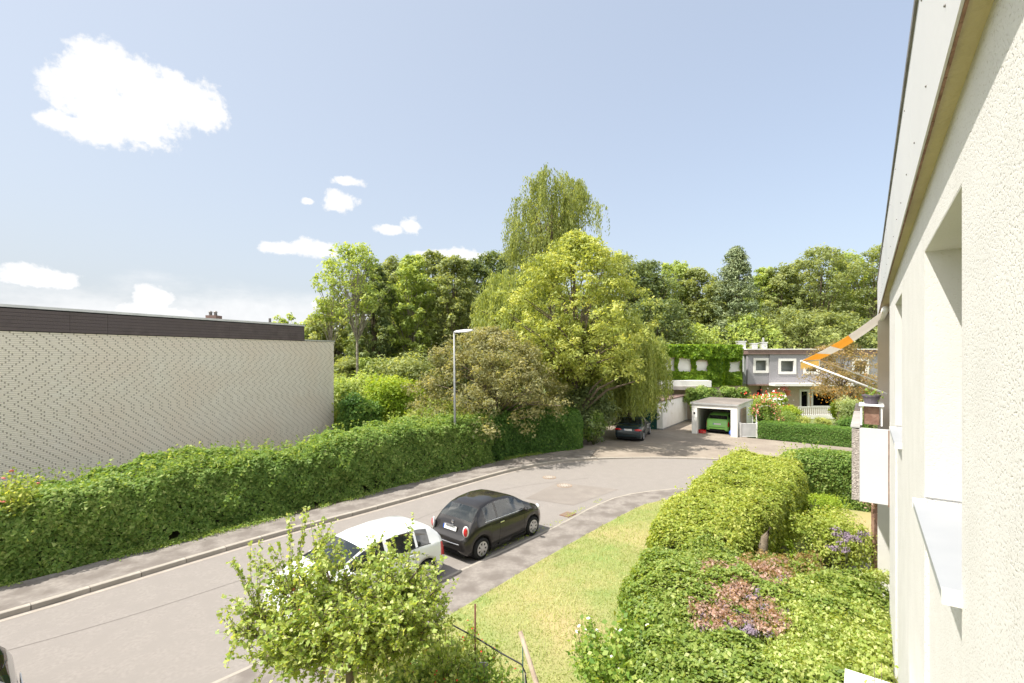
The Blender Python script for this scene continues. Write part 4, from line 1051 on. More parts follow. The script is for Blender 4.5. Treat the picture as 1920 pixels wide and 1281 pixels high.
# ------------------------------------------------------------------ cars
def prof(pts, x):
    a = np.array(pts, float); return float(np.interp(x, a[:, 0], a[:, 1]))
def car(name, label, loc, heading, paint, S):
    """body lofted from side profile, belt line and plan width; glass, lamps, wheels as parts"""
    root = empty(name, loc, math.atan2(heading[1], heading[0]), label, 'car')
    Ln = S['L']; x0c = -Ln/2
    wr, hwb = S['wheel_r'], S['W']/2
    axles = S['axles']; AR = wr + 0.055
    st = list(np.linspace(0, Ln, 64)) + [0.015, 0.05, Ln-.015, Ln-.05]
    for a in axles: st += [a + AR*math.cos(t) for t in np.linspace(0, math.pi, 15)]
    for g_ in S['glass_breaks']: st += [g_ - .004, g_ + .004]
    st = sorted(set(round(s, 4) for s in st))
    def raw_top(x):
        return prof(S['top'], x)
    def topz(x): return np.mean([raw_top(min(max(x + d, 0), Ln)) for d in (-.06, -.03, 0, .03, .06)]) if .07 < x < Ln-.07 else raw_top(x)
    def section(x):
        zt = topz(x); hw = prof(S['plan'], x) * hwb; zs = min(prof(S['belt'], x), zt - .05); g = max(0, zt - zs)
        zbm = prof(S['bottom'], x)
        for a in axles:
            if abs(x - a) < AR: zbm = max(zbm, wr + math.sqrt(AR*AR - (x-a)**2))
        zbm = min(zbm, zs - .03)
        k = min(1, g / .45); wt_ = hw * (.94 - (.94 - S['roof_w']) * k)
        bulge = 1.0
        pts = [(hw*.72, zbm), (hw*.965, zbm), (hw*.995, zbm + (zs-zbm)*.25), (hw, zbm + (zs-zbm)*.5), (hw*.992, zbm + (zs-zbm)*.78), (hw*.965, zs - .012), (hw*.945, zs + min(.01, g*.1)),
               (hw*.945 + (wt_ - hw*.945)*.5, zs + g*.46), (wt_, zt - min(.09, g*.25)), (wt_*.955, zt - min(.045, g*.15)), (wt_*.86, zt - min(.02, g*.08)), (wt_*.5, zt - .004), (0, zt)]
        return pts
    secs = [section(x) for x in st]; K = len(secs[0])
    V = []; 
    for x, s in zip(st, secs):
        for y, z in s: V.append((x + x0c, y, z))
        for y, z in s[:-1]: V.append((x + x0c, -y, z))
    per = 2*K - 1
    def vid(i, k, sgn): return i*per + (k if sgn > 0 else (K + k if k < K-1 else K-1))
    groups = {}
    for i in range(len(st)-1):
        xm_ = (st[i]+st[i+1])/2
        for k in range(K-1):
            for sg in (1, -1):
                a, b_, c, d_ = vid(i, k, sg), vid(i+1, k, sg), vid(i+1, k+1, sg), vid(i, k+1, sg)
                f = (a, b_, c, d_) if sg > 0 else (d_, c, b_, a)
                f = f[::-1]
                key = 'body'
                if S.get('tail_patch') and S['tail_patch'][0] < xm_ < S['tail_patch'][1] and k in (3, 4): key = ('tail_light', 0, sg)
                if 6 <= k <= 7:
                    for j, (u0, u1) in enumerate(S['side_glass']):
                        if u0 < xm_ < u1: key = ('side_window', j, sg)
                elif k >= 9 or (k == 9):
                    if S['rear_glass'][0] < xm_ < S['rear_glass'][1]: key = ('rear_window', 0, 0)
                    if S['wind'][0] < xm_ < S['wind'][1]: key = ('windscreen', 0, 0)
                    if S.get('roof_glass') and S['roof_glass'][0] < xm_ < S['roof_glass'][1] and k >= 10: key = ('roof_window', 0, 0)
                groups.setdefault(key, []).append(f)
    for i in (0, len(st)-1):
        loop = [vid(i, k, 1) for k in range(K)] + [vid(i, k, -1) for k in range(K-2, -1, -1)]
        groups['body'].append(tuple(loop if i else loop[::-1]))
    for key, fs in groups.items():
        used = sorted({i for f in fs for i in f}); mp = {u: j for j, u in enumerate(used)}
        b = MB(); b.add([V[u] for u in used], [tuple(mp[i] for i in f) for f in fs], True)
        nm = key if key == 'body' else key[0]
        b.build(nm, paint if key == 'body' else M['redlens' if nm == 'tail_light' else 'carglass'], root, local=True)
    def onbody(x, k):          # point on the left flank
        s = section(x); k0 = int(k); t_ = k - k0; a, c = s[k0], s[min(k0+1, K-1)]
        return Vector((x + x0c, a[0] + (c[0]-a[0])*t_, a[1] + (c[1]-a[1])*t_))
    # underside and wheel housings
    b = MB(); b.bb(x0c+.12, x0c+Ln-.12, -hwb*.70, hwb*.70, .17, .50)
    for a in axles: b.cyl((a + x0c, 0, wr+.02), AR-.012, hwb*1.70, 18, axis='y')
    b.build('underbody', M['darkinside'], root, local=True)
    b = MB()
    for sx, sz, dz in S['seats']:
        for sy in (-.36, .36): b.box((sx + x0c, sy*hwb/.82, sz), (.14, .44, .56), ry=R(-12)); b.box((sx + x0c - .02, sy*hwb/.82, sz+.36), (.09, .24, .17)); b.box((sx + x0c + .25, sy*hwb/.82, sz-.25), (.5, .46, .12))
    b.box((S['wind'][1] - .12 + x0c, 0, prof(S['belt'], S['wind'][1])-.12), (.25, hwb*1.6, .12))
    b.build('seat', M['seat'], root, local=True)
    # wheels
    proto = None
    for a in axles:
        for sg in (1, -1):
            if proto is None:
                wl = bpy.data.objects.new('wheel', None); COL.objects.link(wl); wl.parent = root
                t_ = MB(); n_ = 26; pr_ = [(wr*.64, -.085), (wr*.90, -.095), (wr, -.07), (wr, .07), (wr*.90, .095), (wr*.64, .085)]
                vs = [(r_*math.cos(2*math.pi*k/n_), y_, r_*math.sin(2*math.pi*k/n_)) for r_, y_ in pr_ for k in range(n_)]
                t_.add(vs, [(i*n_+k, i*n_+(k+1) % n_, (i+1)*n_+(k+1) % n_, (i+1)*n_+k) for i in range(5) for k in range(n_)], True)
                t_.build('tyre', M['rubber'], wl, local=True)
                t_ = MB(); t_.cyl((0, .03, 0), wr*.63, .10, 26, axis='y'); t_.build('brake_disc', M['blackplastic'], wl, local=True)
                t_ = MB()
                for k in range(S['spokes']):
                    an = 2*math.pi*k/S['spokes']; ww = .036 if S['spokes'] > 8 else .062
                    t_.box((wr*.33*math.cos(an), .088, wr*.33*math.sin(an)), (wr*.58, .016, ww), ry=-an)
                t_.cyl((0, .09, 0), wr*.17, .03, 14, axis='y')
                rp = [(wr*.68, .07), (wr*.68, .094), (wr*.56, .094), (wr*.54, .07)]
                vs = [(r_*math.cos(2*math.pi*k/n_), y_, r_*math.sin(2*math.pi*k/n_)) for r_, y_ in rp for k in range(n_)]
                t_.add(vs, [(i*n_+k, i*n_+(k+1) % n_, (i+1)*n_+(k+1) % n_, (i+1)*n_+k) for i in range(3) for k in range(n_)], False)
                t_.build('rim', M['alloy'], wl, local=True); proto = wl
            else: wl = copy_tree(proto, root)
            wl.location = (a + x0c, sg*(hwb - .115), wr); wl.rotation_euler = (0, 0, 0 if sg > 0 else math.pi)
    # lamps, plate, bumpers, handles, mirrors, seams
    def blob(nm, m_, c, s3, rz=0, rx=0, ry=0):
        bb_ = MB(); bb_.ball((0, 0, 0), 1, 14, 10, s3); o = bb_.build(nm, m_, root, local=True); o.location = c; o.rotation_euler = (rx, ry, rz); return o
    for sg in (1, -1):
        tl = S['tail']; c = (tl[0] + x0c, sg*tl[1]*hwb, tl[2])
        if S.get('tail_ring'):
            blob('tail_light_ring', M['clearlens'], c, (tl[3]*.9, tl[4]*1.45, tl[5]*1.25), rz=-sg*tl[6])
            blob('tail_light', M['redlens'], (c[0]-.02, c[1]+sg*0.01, c[2]), (tl[3], tl[4], tl[5]), rz=-sg*tl[6])
        elif not S.get('tail_patch'): blob('tail_light', M['redlens'], c, (tl[3], tl[4], tl[5]), rz=-sg*tl[6])
        hl = S['head']; blob('headlight', M['clearlens'], (hl[0] + x0c, sg*hl[1]*hwb, hl[2]), (hl[3], hl[4], hl[5]), rz=sg*.5)
        q = onbody(S['mirror'], 5.6); mo = blob('mirror', paint, (q.x, sg*(q.y+.10), q.z+.03), (.07, .10, .065), rz=sg*.1)
        for hx in S['handles']:
            q = onbody(hx, 4.35); bb_ = MB(); bb_.box((q.x, sg*(q.y+.012), q.z), (.17, .03, .028)); bb_.build('door_handle', M['chrome'] if S.get('chrome') else paint, root, local=True)
        for xs_ in S['seams']:
            pts = [onbody(xs_ + (.02*k if xs_ < Ln*.5 else -.01*k), k) for k in (1.05, 2, 3, 4, 5)]
            bb_ = MB(); bb_.tube([(p_.x, sg*(p_.y-.0005), p_.z) for p_ in pts], .005, 4); bb_.build('door_seam', M['darkinside'], root, local=True)
        a0, a1 = S['side_glass'][0][0], S['side_glass'][-1][1]
        pts = [onbody(x_, 5.9) for x_ in np.linspace(a0-.02, a1+.02, 14)]
        bb_ = MB(); bb_.tube([(p_.x, sg*(p_.y+.004), p_.z) for p_ in pts], .009, 5); bb_.build('window_trim', M['chrome'] if S.get('chrome') else M['blackplastic'], root, local=True)
        s0, s1 = axles[0]+AR+.02, axles[1]-AR-.02
        bb_ = MB(); bb_.bb(s0+x0c, s1+x0c, sg*hwb*.93-.02, sg*hwb*.93+.03, .17, .26); bb_.build('sill_trim', M['blackplastic'], root, local=True)
    pz = S['plate_z']; px_r = S['plate_x'] + x0c
    b = MB(); b.box((px_r, 0, pz), (.014, .52, .115), ry=S['plate_t']); pl = b.build('licence_plate', M['plate'], root, local=True)
    b = MB(); b.box((px_r-.004, hwb*0+.238, pz), (.014, .042, .112), ry=S['plate_t']); b.build('plate_band', M['plateblue'], pl, local=True)
    pl2 = MB(); pl2.box((x0c+Ln+.005, 0, .42), (.014, .52, .11)); pl2.build('licence_plate', M['plate'], root, local=True)
    bm = S['bumper']; b = MB()
    for zz, m_ in ((bm, M['chrome'] if S.get('chrome') else M['blackplastic']),):
        pts = []
        for yy in np.linspace(-.88, .88, 15):
            xx = -.012 + .075*abs(yy)**4; pts.append((xx + x0c, yy*hwb*prof(S['plan'], 0.04), zz))
        b.tube(pts, .016, 6)
    b.build('bumper_strip', m_, root, local=True)
    if S.get('wiper'):
        b = MB(); rg = S['rear_glass']; q = section(rg[0]+.05)[-1]; b.tube([(rg[0]+x0c+.02, 0, q[1]+.01), (rg[0]+x0c+.07, .32, section(rg[0]+.07)[-2][1]+.03)], .008, 4); b.build('wiper', M['blackplastic'], root, local=True)
    return root, onbody, section, x0c

SMALL = dict(L=3.55, W=1.63, wheel_r=.29, axles=(.62, 2.92), spokes=7,
    top=[(0, .62), (.03, .66), (.10, .70), (.16, .80), (.24, .96), (.33, 1.06), (.50, 1.24), (.70, 1.38), (.95, 1.45), (1.45, 1.49), (1.95, 1.45), (2.30, 1.34), (2.75, 1.08), (2.9, 1.0), (3.15, .93), (3.38, .83), (3.48, .70), (3.55, .50)],
    belt=[(0, .60), (.2, .82), (.45, .95), (.8, .97), (2.8, .92), (3.55, .6)],
    plan=[(0, .72), (.05, .84), (.18, .93), (.5, .99), (1.0, 1.0), (2.9, .985), (3.25, .93), (3.45, .82), (3.55, .66)],
    bottom=[(0, .34), (.1, .22), (.4, .2), (3.2, .2), (3.45, .24), (3.55, .34)],
    side_glass=[(.78, 1.22), (1.30, 2.52)], rear_glass=(.34, .66), wind=(2.28, 2.80), glass_breaks=(.78, 1.22, 1.30, 2.52, .34, .66, 2.28, 2.80), roof_w=.72,
    seats=[(1.15, .80, 0), (1.95, .85, 0)], tail=(.115, .80, .86, .05, .062, .125, .75), tail_ring=True, head=(3.36, .74, .76, .07, .10, .10),
    mirror=2.45, handles=(1.42,), seams=(1.27, 2.50), plate_x=.135, plate_z=.84, plate_t=R(15), bumper=.50, chrome=True, wiper=False)
HATCH = dict(L=3.95, W=1.70, wheel_r=.30, axles=(.66, 3.14), spokes=7,
    top=[(0, .60), (.02, .72), (.06, .95), (.14, 1.10), (.32, 1.30), (.46, 1.38), (.8, 1.45), (1.4, 1.475), (2.0, 1.44), (2.35, 1.36), (3.0, 1.10), (3.12, 1.05), (3.5, .95), (3.78, .82), (3.90, .68), (3.95, .5)],
    belt=[(0, .60), (.1, .93), (.8, 1.0), (3.0, .93), (3.95, .6)],
    plan=[(0, .80), (.05, .88), (.2, .95), (.6, .99), (1.2, 1.0), (3.2, .98), (3.6, .90), (3.85, .78), (3.95, .64)],
    bottom=[(0, .36), (.1, .24), (.4, .2), (3.5, .2), (3.85, .24), (3.95, .34)],
    side_glass=[(.55, .92), (.98, 1.72), (1.80, 2.70)], rear_glass=(.13, .36), wind=(2.32, 3.05), glass_breaks=(.03, .21, .55, .92, .98, 1.72, 1.80, 2.70, .13, .36, 2.32, 3.05), roof_w=.74,
    seats=[(1.1, .85, 0), (2.0, .88, 0)], tail_patch=(.03, .21), tail=(.17, .885, .97, .105, .035, .13, .25), head=(3.66, .76, .80, .14, .10, .08),
    mirror=2.72, handles=(1.15, 1.98), seams=(.95, 1.76, 2.80), plate_x=-.008, plate_z=.72, plate_t=0, bumper=.48, wiper=True)
SALOON = dict(L=4.60, W=1.80, wheel_r=.31, axles=(.92, 3.65), spokes=10,
    top=[(0, .60), (.02, .80), (.05, .93), (.15, 1.0), (.62, 1.04), (.85, 1.12), (1.30, 1.34), (1.6, 1.42), (2.1, 1.45), (2.55, 1.42), (2.8, 1.34), (3.35, 1.02), (3.5, .97), (4.1, .90), (4.42, .80), (4.55, .66), (4.60, .5)],
    belt=[(0, .60), (.1, .90), (.8, .98), (3.3, .92), (4.6, .6)],
    plan=[(0, .84), (.05, .90), (.25, .95), (.8, .99), (1.5, 1.0), (3.7, .98), (4.2, .91), (4.5, .80), (4.6, .68)],
    bottom=[(0, .34), (.1, .22), (.4, .19), (4.2, .19), (4.5, .24), (4.6, .34)],
    side_glass=[(1.05, 1.30), (1.36, 2.08), (2.16, 3.08)], rear_glass=(.78, 1.42), wind=(2.74, 3.38), glass_breaks=(1.05, 1.30, 1.36, 2.08, 2.16, 3.08, .78, 1.42, 2.74, 3.38), roof_w=.72,
    seats=[(1.55, .82, 0), (2.45, .82, 0)], tail=(.05, .72, .78, .06, .24, .075, .16), head=(4.38, .74, .70, .10, .14, .07),
    mirror=3.02, handles=(1.55, 2.35), seams=(1.34, 2.12, 3.20), plate_x=-.006, plate_z=.78, plate_t=0, bumper=.50)

hd1 = Vector((1.45, 1.72)).normalized(); rt1 = Vector((hd1.y, -hd1.x))
rr_ = Vector((-0.84, 13.25)); hwS = SMALL['W']/2
cc = rr_ + hd1 * (SMALL['L']/2 - SMALL['axles'][0]) - rt1 * (hwS - .06)
bc, onb, sec_, x0c = car('parked_car', 'small rounded black car parked by the kerb behind the white one', (cc.x, cc.y, 0), hd1, M['blackpaint'], SMALL)
b = MB(); b.cyl((x0c + .235, 0, .975), .048, .012, 18, axis='x'); o = b.build('badge', M['chrome'], bc, local=True)
b = MB(); b.box((x0c+.11, 0, .935), (.03, .36, .025)); b.build('boot_handle', M['chrome'], bc, local=True)

hd2 = Vector((-0.655, -0.755)); lf = Vector((-hd2.y, hd2.x))
rl = Vector((-2.10, 11.75)); cc = rl + hd2 * (HATCH['L']/2 - HATCH['axles'][0]) - lf * (HATCH['W']/2 - .06)
car('parked_car', 'white hatchback half hidden behind the apple tree', (cc.x, cc.y, 0), hd2, M['whitepaint'], HATCH)
# the car whose rear corner shows at the lower left
SG = dict(HATCH); SG['spokes'] = 10
car('parked_car', 'silver-grey car of which only the rear corner shows at lower left', (-8.60, 5.65, 0), hd2, M['greypaint'], SG)
hd3 = Vector((0.41, 0.91)).normalized(); rt3 = Vector((hd3.y, -hd3.x))
cc = Vector((8.62, 31.5)) + hd3 * (SALOON['L']/2 - SALOON['axles'][0]) - rt3 * (.84)
car('parked_car', 'dark saloon car with red rear lamps parked under the willow', (cc.x, cc.y, 0.062), hd3, M['navypaint'], SALOON)
hg = Vector((0.592, 0.806)).normalized()
cc = Vector((15.35, 32.7)) + Vector((-0.806, 0.592)) * 1.52 + hg * (0.9 + HATCH['L']/2)
GR = dict(HATCH); GR['L'] = 3.6; GR = dict(HATCH, W=1.66)
car('parked_car', 'bright green hatchback standing inside the open garage', (cc.x, cc.y, 0.03), hg, M['greenpaint'], GR)
# oddments in the garage
for dx, nm, m_, lb in ((2.45, 'plastic_crate', 'redlens', 'red crate on the garage floor left of the green car'), (0.5, 'plastic_bag', 'plateblue', 'blue bag on the garage floor right of the green car')):
    p = Vector((15.35, 32.7)) + Vector((-0.806, 0.592)) * dx + hg * 0.55
    b = MB()
    if nm == 'plastic_crate':
        b.bb(-.16, .16, -.2, .2, .03, .07)
        for a in (-.15, .15): b.bb(a-.012, a+.012, -.2, .2, .07, .30)
        for a in (-.19, .19): b.bb(-.138, .138, a-.012, a+.012, .07, .30)
    else: b.ball((0, 0, .24), .2, 10, 8, (.8, .7, 1.1)); b.tube([(-.06, 0, .42), (-.05, 0, .56), (.05, 0, .56), (.06, 0, .42)], .012, 5)
    o = b.build(nm, M[m_], None, local=True); o.location = (p.x, p.y, 0); o.rotation_euler = (0, 0, .5); tag(o, lb, nm.split('_')[1])
# ------------------------------------------------------------------ hedges
def wavy(path, amp, step=1.3):
    P = np.array(path, float); S = np.concatenate([[0], np.cumsum(np.hypot(np.diff(P[:, 0]), np.diff(P[:, 1])))]); out = []
    for s in np.arange(0, S[-1], step): out.append(tuple(np.interp(s, S, P[:, k]) + (random.uniform(-amp, amp) if k == 3 else (random.uniform(-.08, .12) if k == 2 else 0)) for k in range(4)))
    return out + [tuple(P[-1])]
hedge('hedge', 'long wild green hedge between the pale brick wall and the footpath', wavy([(-17.6, 7.6, 1.25, 1.9), (-14.3, 11.4, 1.3, 1.95), (-11.4, 15.0, 1.35, 2.05), (-8.6, 18.3, 1.4, 2.15), (-6.3, 21.0, 1.45, 2.2), (-3.6, 24.0, 1.35, 2.3), (-1.7, 26.0, 1.2, 2.2)], .22),
      'hedge', .10, 185000, bumps=.34, spikes=420, bscale=1.25, tri=True)
hedge('hedge', 'dense dark green trimmed hedge at the bend beyond the street lamp', [(-1.9, 26.2, 1.2, 2.4), (0.3, 28.0, 1.3, 2.5), (2.4, 29.3, 1.3, 2.45), (4.1, 29.9, 1.1, 2.3)],
      'hedgedark', .12, 42000, bumps=.14, spikes=30, tone0=.42, tri=True)
hedge('hedge', 'neat low clipped hedge before the garden of the slate house', [(16.95, 33.35, .7, 1.12), (19.2, 31.4, .7, 1.12), (21.3, 29.4, .7, 1.14), (24.5, 26.2, .7, 1.14)],
      'hedgedark', .07, 42000, bumps=.035, tone0=.55, box=.2, tri=True)
hedge('hedge', 'broad yellow-green privet hedge between the lawn and the small garden', [(3.95, 10.6, 1.15, 1.60), (5.25, 12.5, 1.22, 1.68), (7.5, 15.3, 1.40, 1.72), (9.3, 17.8, 1.38, 1.78), (9.9, 18.7, 1.3, 1.8)],
      'privet', .068, 135000, bumps=.22, spikes=300, tone0=.50)
hedge('hedge', 'shady green hedge closing the small garden next to the balcony', [(10.6, 18.9, .9, 1.85), (12.2, 18.4, .9, 1.85), (14.5, 17.0, .9, 1.8)],
      'hedge', .08, 30000, bumps=.15, spikes=30)
hedge('hedge', 'tall green mass of shrubs against the foot of the white house', [(5.2, 9.9, 1.3, 1.50), (4.55, 8.9, 1.95, 1.72), (3.85, 7.8, 1.95, 1.72), (3.25, 6.7, 1.65, 1.62), (2.6, 5.4, 1.35, 1.5), (1.9, 4.2, 1.1, 1.4)],
      'laurel', .057, 150000, bumps=.34, spikes=300, tone0=.50, bscale=1.9)
# reddish shoots and faded purple heads that break through its top
def clumps_on(name, label, px0, px1, py0, py1, z, lm, n, k, size, cat, spread=.22, tone=.5):
    cs = []
    for i in range(k):
        u, v = random.random(), random.random(); px = px0 + (px1-px0)*u; py = py0 + (py1-py0)*v
        x, y = G(px, py, z); cs.append((x, y, z))
    cs = np.array(cs); root = empty(name, tuple(cs[0]*np.array([1, 1, 0])), 0, label, cat)
    idx = RNG.integers(0, k, n); d = rndn(n); d[:, 2] = np.abs(d[:, 2])*.7
    p = cs[idx] + d * spread * RNG.random((n, 1))**.5
    p[:, 2] += wob(p, 1.9, 3.0)*.12 - .05
    leaf_mesh('foliage', p, d + rndn(n)*.6, size, L[lm] if lm in L else M[lm], tone + RNG.normal(0, .2, n), root)
    b = MB()
    for c in cs: b.tube([(c[0], c[1], c[2]-.55), (c[0]+random.uniform(-.05, .05), c[1], c[2])], [.006, .004], 4, False)
    b.build('stem', M['twig'], root)['kind'] = 'stuff'
    return root
clumps_on('flowering_shrub', 'dusky pink and purple flowering shrub within the green mass by the white house', 1295, 1485, 1046, 1170, 1.80, 'redshoot', 5400, 140, .048, 'shrub', .13, .5)
clumps_on('flowering_shrub', 'greyish purple seed heads scattered among the dusky pink shoots', 1310, 1480, 1080, 1185, 1.78, 'purple', 1300, 34, .04, 'shrub', .12)
clumps_on('feathery_shrub', 'pale feathery shrub right below the window sill of the white house', 1455, 1665, 1085, 1270, 1.72, 'apple', 22000, 150, .05, 'shrub', .24, .6)
clumps_on('flowering_shrub', 'small patch of dull purple flower heads beside the brown garden post', 1560, 1625, 985, 1030, 1.42, 'purple', 700, 16, .05, 'shrub', .14)
clumps_on('spirea', 'orange-tipped shoots on the hedge top near the garden gap', 1370, 1540, 1035, 1075, 1.75, 'bronze', 1500, 26, .05, 'shrub', .16, .6)

x, y = G(1572, 1020); bush('shrub', 'rounded clipped bush with yellow top under the balcony', x+.2, y+1.2, 1.35, 1.5, 'lime', .055, 9000)
x, y = G(1565, 1085); bush('shrub', 'loose green shrub in the small garden left of the brown post', x+.35, y+.7, 1.4, 2.3, 'privet', .07, 9000)
x, y = G(1476, 1085); bush('shrub', 'small lime-leaved shrub beside the dark stump', x+.1, y+.4, .95, .9, 'lime', .08, 1800)
# garden post, stump, low timber wall
x, y = G(1640, 1085)
pp_ = empty('garden_post', (x, y, 0), 0, 'brown timber post with climbing flowers below the balcony', 'post')
b = MB(); b.box((x, y, 1.05), (.10, .10, 2.1)); b.build('post', M['brownwood'], pp_)
b = MB(); b.box((x+.14, y+.1, 1.0), (.05, .05, 1.9)); b.build('brace', M['brownwood'], pp_)
q = np.array([x, y, 2.05]) + RNG.normal(0, .14, (420, 3)); leaf_mesh('climber', q, rndn(420), .06, L['redshoot'], RNG.random(420), pp_)['kind'] = 'stuff'
q = np.array([x+.22, y+.05, 1.1]) + RNG.normal(0, 1, (900, 3))*np.array([.1, .1, .5]); leaf_mesh('climber', q, rndn(900), .05, L['bronze'], RNG.random(900), pp_)['kind'] = 'stuff'
x, y = PX(1436, 11.0), 11.0
sp_ = MB(); sp_.tube([(x-.12, y, .2), (x-.1, y, 1.0), (x-.02, y, 1.45), (x+.1, y, 1.68)], [.14, .12, .08, .03], 8); o = sp_.build('tree_stump', M['bark']); tag(o, 'jagged brown dead stump standing between the hedge and lime shrub', 'stump')
x, y = G(1497, 1000); tw_ = empty('timber_edging', (x, y, 0), 0, 'low wooden board wall in the shade behind the garden hedge', 'wall')
for i in range(3):
    b = MB(); b.bb(x, x+1.1, y+.9, y+.94, .05+i*.2, .235+i*.2); b.build('board', M['greywood'], tw_)
x, y = G(1600, 1070); bed = sheet('gravel_path', [(x-1.3, y-.8), (x+1.1, y-.9), (x+1.8, y+.8), (x-.4, y+1.2)], .066, M['concrete'])

# ------------------------------------------------------------------ far gardens
bush('hedge', 'loose tall hedge behind the garages in front of the creeper house', PX(1345, 40), 40.2, 3.75, 7.6, 'hedge', .14, 36000, d=1.8, lobes=60)
bush('hedge', 'straggly yellowish shrubs beside the entrance of the slate house', PX(1408, 40.5), 40.5, 2.6, 2.6, 'maple', .13, 7000, d=1.8)
bush('shrub', 'upright bright green conifer shrub before the brick wall', PX(1455, 40), 40.0, 3.15, 1.9, 'lime', .13, 6000, lobes=22, d=1.6)
bush('shrub', 'pale rounded shrub behind the clipped hedge on its left', PX(1462, 35.5), 35.5, 1.7, 2.6, 'hedge', .11, 7000)
bush('shrub', 'light green bush below the terrace rail', PX(1480, 38.5), 38.5, 1.8, 2.2, 'lime', .11, 6000)
bush('shrub', 'small yellow cushion bush left of the pair below the terrace', PX(1505, 37), 37.0, 1.05, 1.35, 'maple', .09, 2600)
bush('shrub', 'small yellow cushion bush right of the pair below the terrace', PX(1545, 37), 37.0, .95, 1.3, 'maple', .09, 2600)
bush('shrub', 'slim tall light green shrub right of the terrace rail', PX(1573, 38), 38.0, 2.7, 1.3, 'lime', .12, 5000)
bush('shrub', 'cream-variegated weeping shrub in front of the bronze-leaved tree', PX(1615, 34), 34.0, 3.0, 4.0, 'varieg', .10, 12000, lobes=30, d=2.6)
bush('shrub', 'dark leafy shrub at the right end of the clipped hedge', PX(1600, 31.5), 31.8, 1.7, 2.2, 'hedgedark', .1, 6000)
tree('bronze_leaved_tree', 'small bronze and olive leaved tree before the slate house', PX(1575, 37.5), 37.5, PZ(640, 37.5), 5.9, 2.6, 'bronze', 'dome', .13, 90, 110, cr=.55, trunk_r=.13, lean=(.05, 0))
bush('shrub', 'orange-flowering shrub under the bronze-leaved tree', PX(1605, 38.5), 38.5, 2.9, 3.4, 'forest', .12, 4500)
q = np.array([PX(1600, 38), 37.4, 2.5]) + RNG.normal(0, 1, (500, 3))*np.array([1.4, .5, .35]); o = leaf_mesh('orange_flowers', q, rndn(500), .13, M['petalorange'], RNG.random(500)); tag(o, 'orange blossoms above the variegated shrub', 'flowers', kind='stuff')
# rose arch by the gate
ra = empty('rose_arch', (17.4, 33.2, 0), 0, 'white metal arch with climbing roses beside the garden gate', 'rose arch')
b = MB()
for dy in (0, .5):
    pts = [(16.9, 33.2+dy, 0)] + [(17.55 - .65*math.cos(t_), 33.2+dy, 1.6 + .6*math.sin(t_)) for t_ in np.linspace(0, math.pi, 9)] + [(18.2, 33.2+dy, 0)]
    b.tube(pts, .03, 6)
b.build('arch', M['whitemetal'], ra)
tt = RNG.uniform(0, math.pi, 3000); q = np.stack([17.55 - .75*np.cos(tt), np.full(3000, 33.4), 1.6 + .75*np.sin(tt)], 1) + RNG.normal(0, .17, (3000, 3))
q2 = np.stack([18.25 + RNG.normal(0, .22, 2600), 33.4 + RNG.normal(0, .3, 2600), RNG.uniform(.1, 2.2, 2600)], 1); q = np.vstack([q, q2])
leaf_mesh('foliage', q, rndn(len(q)), .09, L['rose'], RNG.random(len(q)), ra)
q = q[RNG.integers(0, len(q), 260)] + np.array([0, -.2, .05]); leaf_mesh('blossom', q, rndn(260), .12, M['petalpink'], RNG.random(260), ra)
x, y = PX(1432, 38), 38.0
rb = bush('rose_bush', 'tall rose bush with red and white flowers left of the upright conifer', x, y, 3.1, 2.6, 'rose', .12, 6000)
q = np.array([x, y-.6, 2.6]) + RNG.normal(0, 1, (90, 3))*np.array([.8, .3, .25]); leaf_mesh('blossom', q, rndn(90), .14, M['petalred'], RNG.random(90), rb)
q = np.array([x+.3, y-.8, 2.2]) + RNG.normal(0, 1, (120, 3))*np.array([.6, .3, .3]); leaf_mesh('blossom', q, rndn(120), .16, M['petalwhite'], RNG.random(120), rb)

# ------------------------------------------------------------------ middle distance trees and shrubs
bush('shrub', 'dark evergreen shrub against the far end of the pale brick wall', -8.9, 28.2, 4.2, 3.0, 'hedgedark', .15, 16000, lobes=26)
bush('shrub', 'bright yellow-green dome shrub left of the street lamp', PX(738, 31), 31.0, PZ(684, 31)-.1, 4.0, 'lime', .17, 22000, lobes=34)
bush('shrub', 'fresh green shrub filling in behind the hedge left of the lamp', PX(815, 28.5), 28.5, 3.1, 4.0, 'privet', .14, 15000, lobes=26)
bush('shrub', 'fresh green shrub between dome shrub and brick wall', PX(672, 30), 30.0, 3.6, 3.6, 'privet', .14, 12000, lobes=26)
bush('shrub', 'broad mid green shrub high behind the bright dome shrub', PX(758, 35), 35.0, PZ(640, 35), 5.4, 'forest', .2, 14000, lobes=30)
bush('shrub', 'light leafy shrub behind the end of the brick wall', PX(650, 35), 35.0, PZ(690, 35), 5.5, 'forestlight', .2, 16000, lobes=30)
tree('ornamental_tree', 'wide brownish-olive leaved tree directly behind the street lamp', PX(925, 27.6), 27.6, PZ(618, 27.6), 9.2, 1.7, 'olive', 'dome', .14, 480, 85, cr=.46, trunk_r=.2)
tree('yellow_green_tree', 'large yellow-green leaved tree in the middle', PX(1082, 30.4), 30.4, PZ(438, 30.4), 9.6, 4.2, 'maple', 'mound', .175, 640, 60, cr=.42, trunk_r=.3)
tree('yellow_green_tree', 'lower yellowish tree crown between the olive tree and weeping willow', PX(1075, 32), 32.0, PZ(600, 32), 6.4, 3.2, 'maple', 'round', .19, 260, 70, cr=.5, trunk_r=.2)
strands('weeping_birch', 'tall drooping birch rising above all other trees', PX(1034, 40), 40.0, PZ(310, 40), 7.9, 'birch', n=1150, tufts=64, length=(1.2, 3.6), leaf=.24, per=30, base=9, shape=.5, drop=.20, thick=.34)
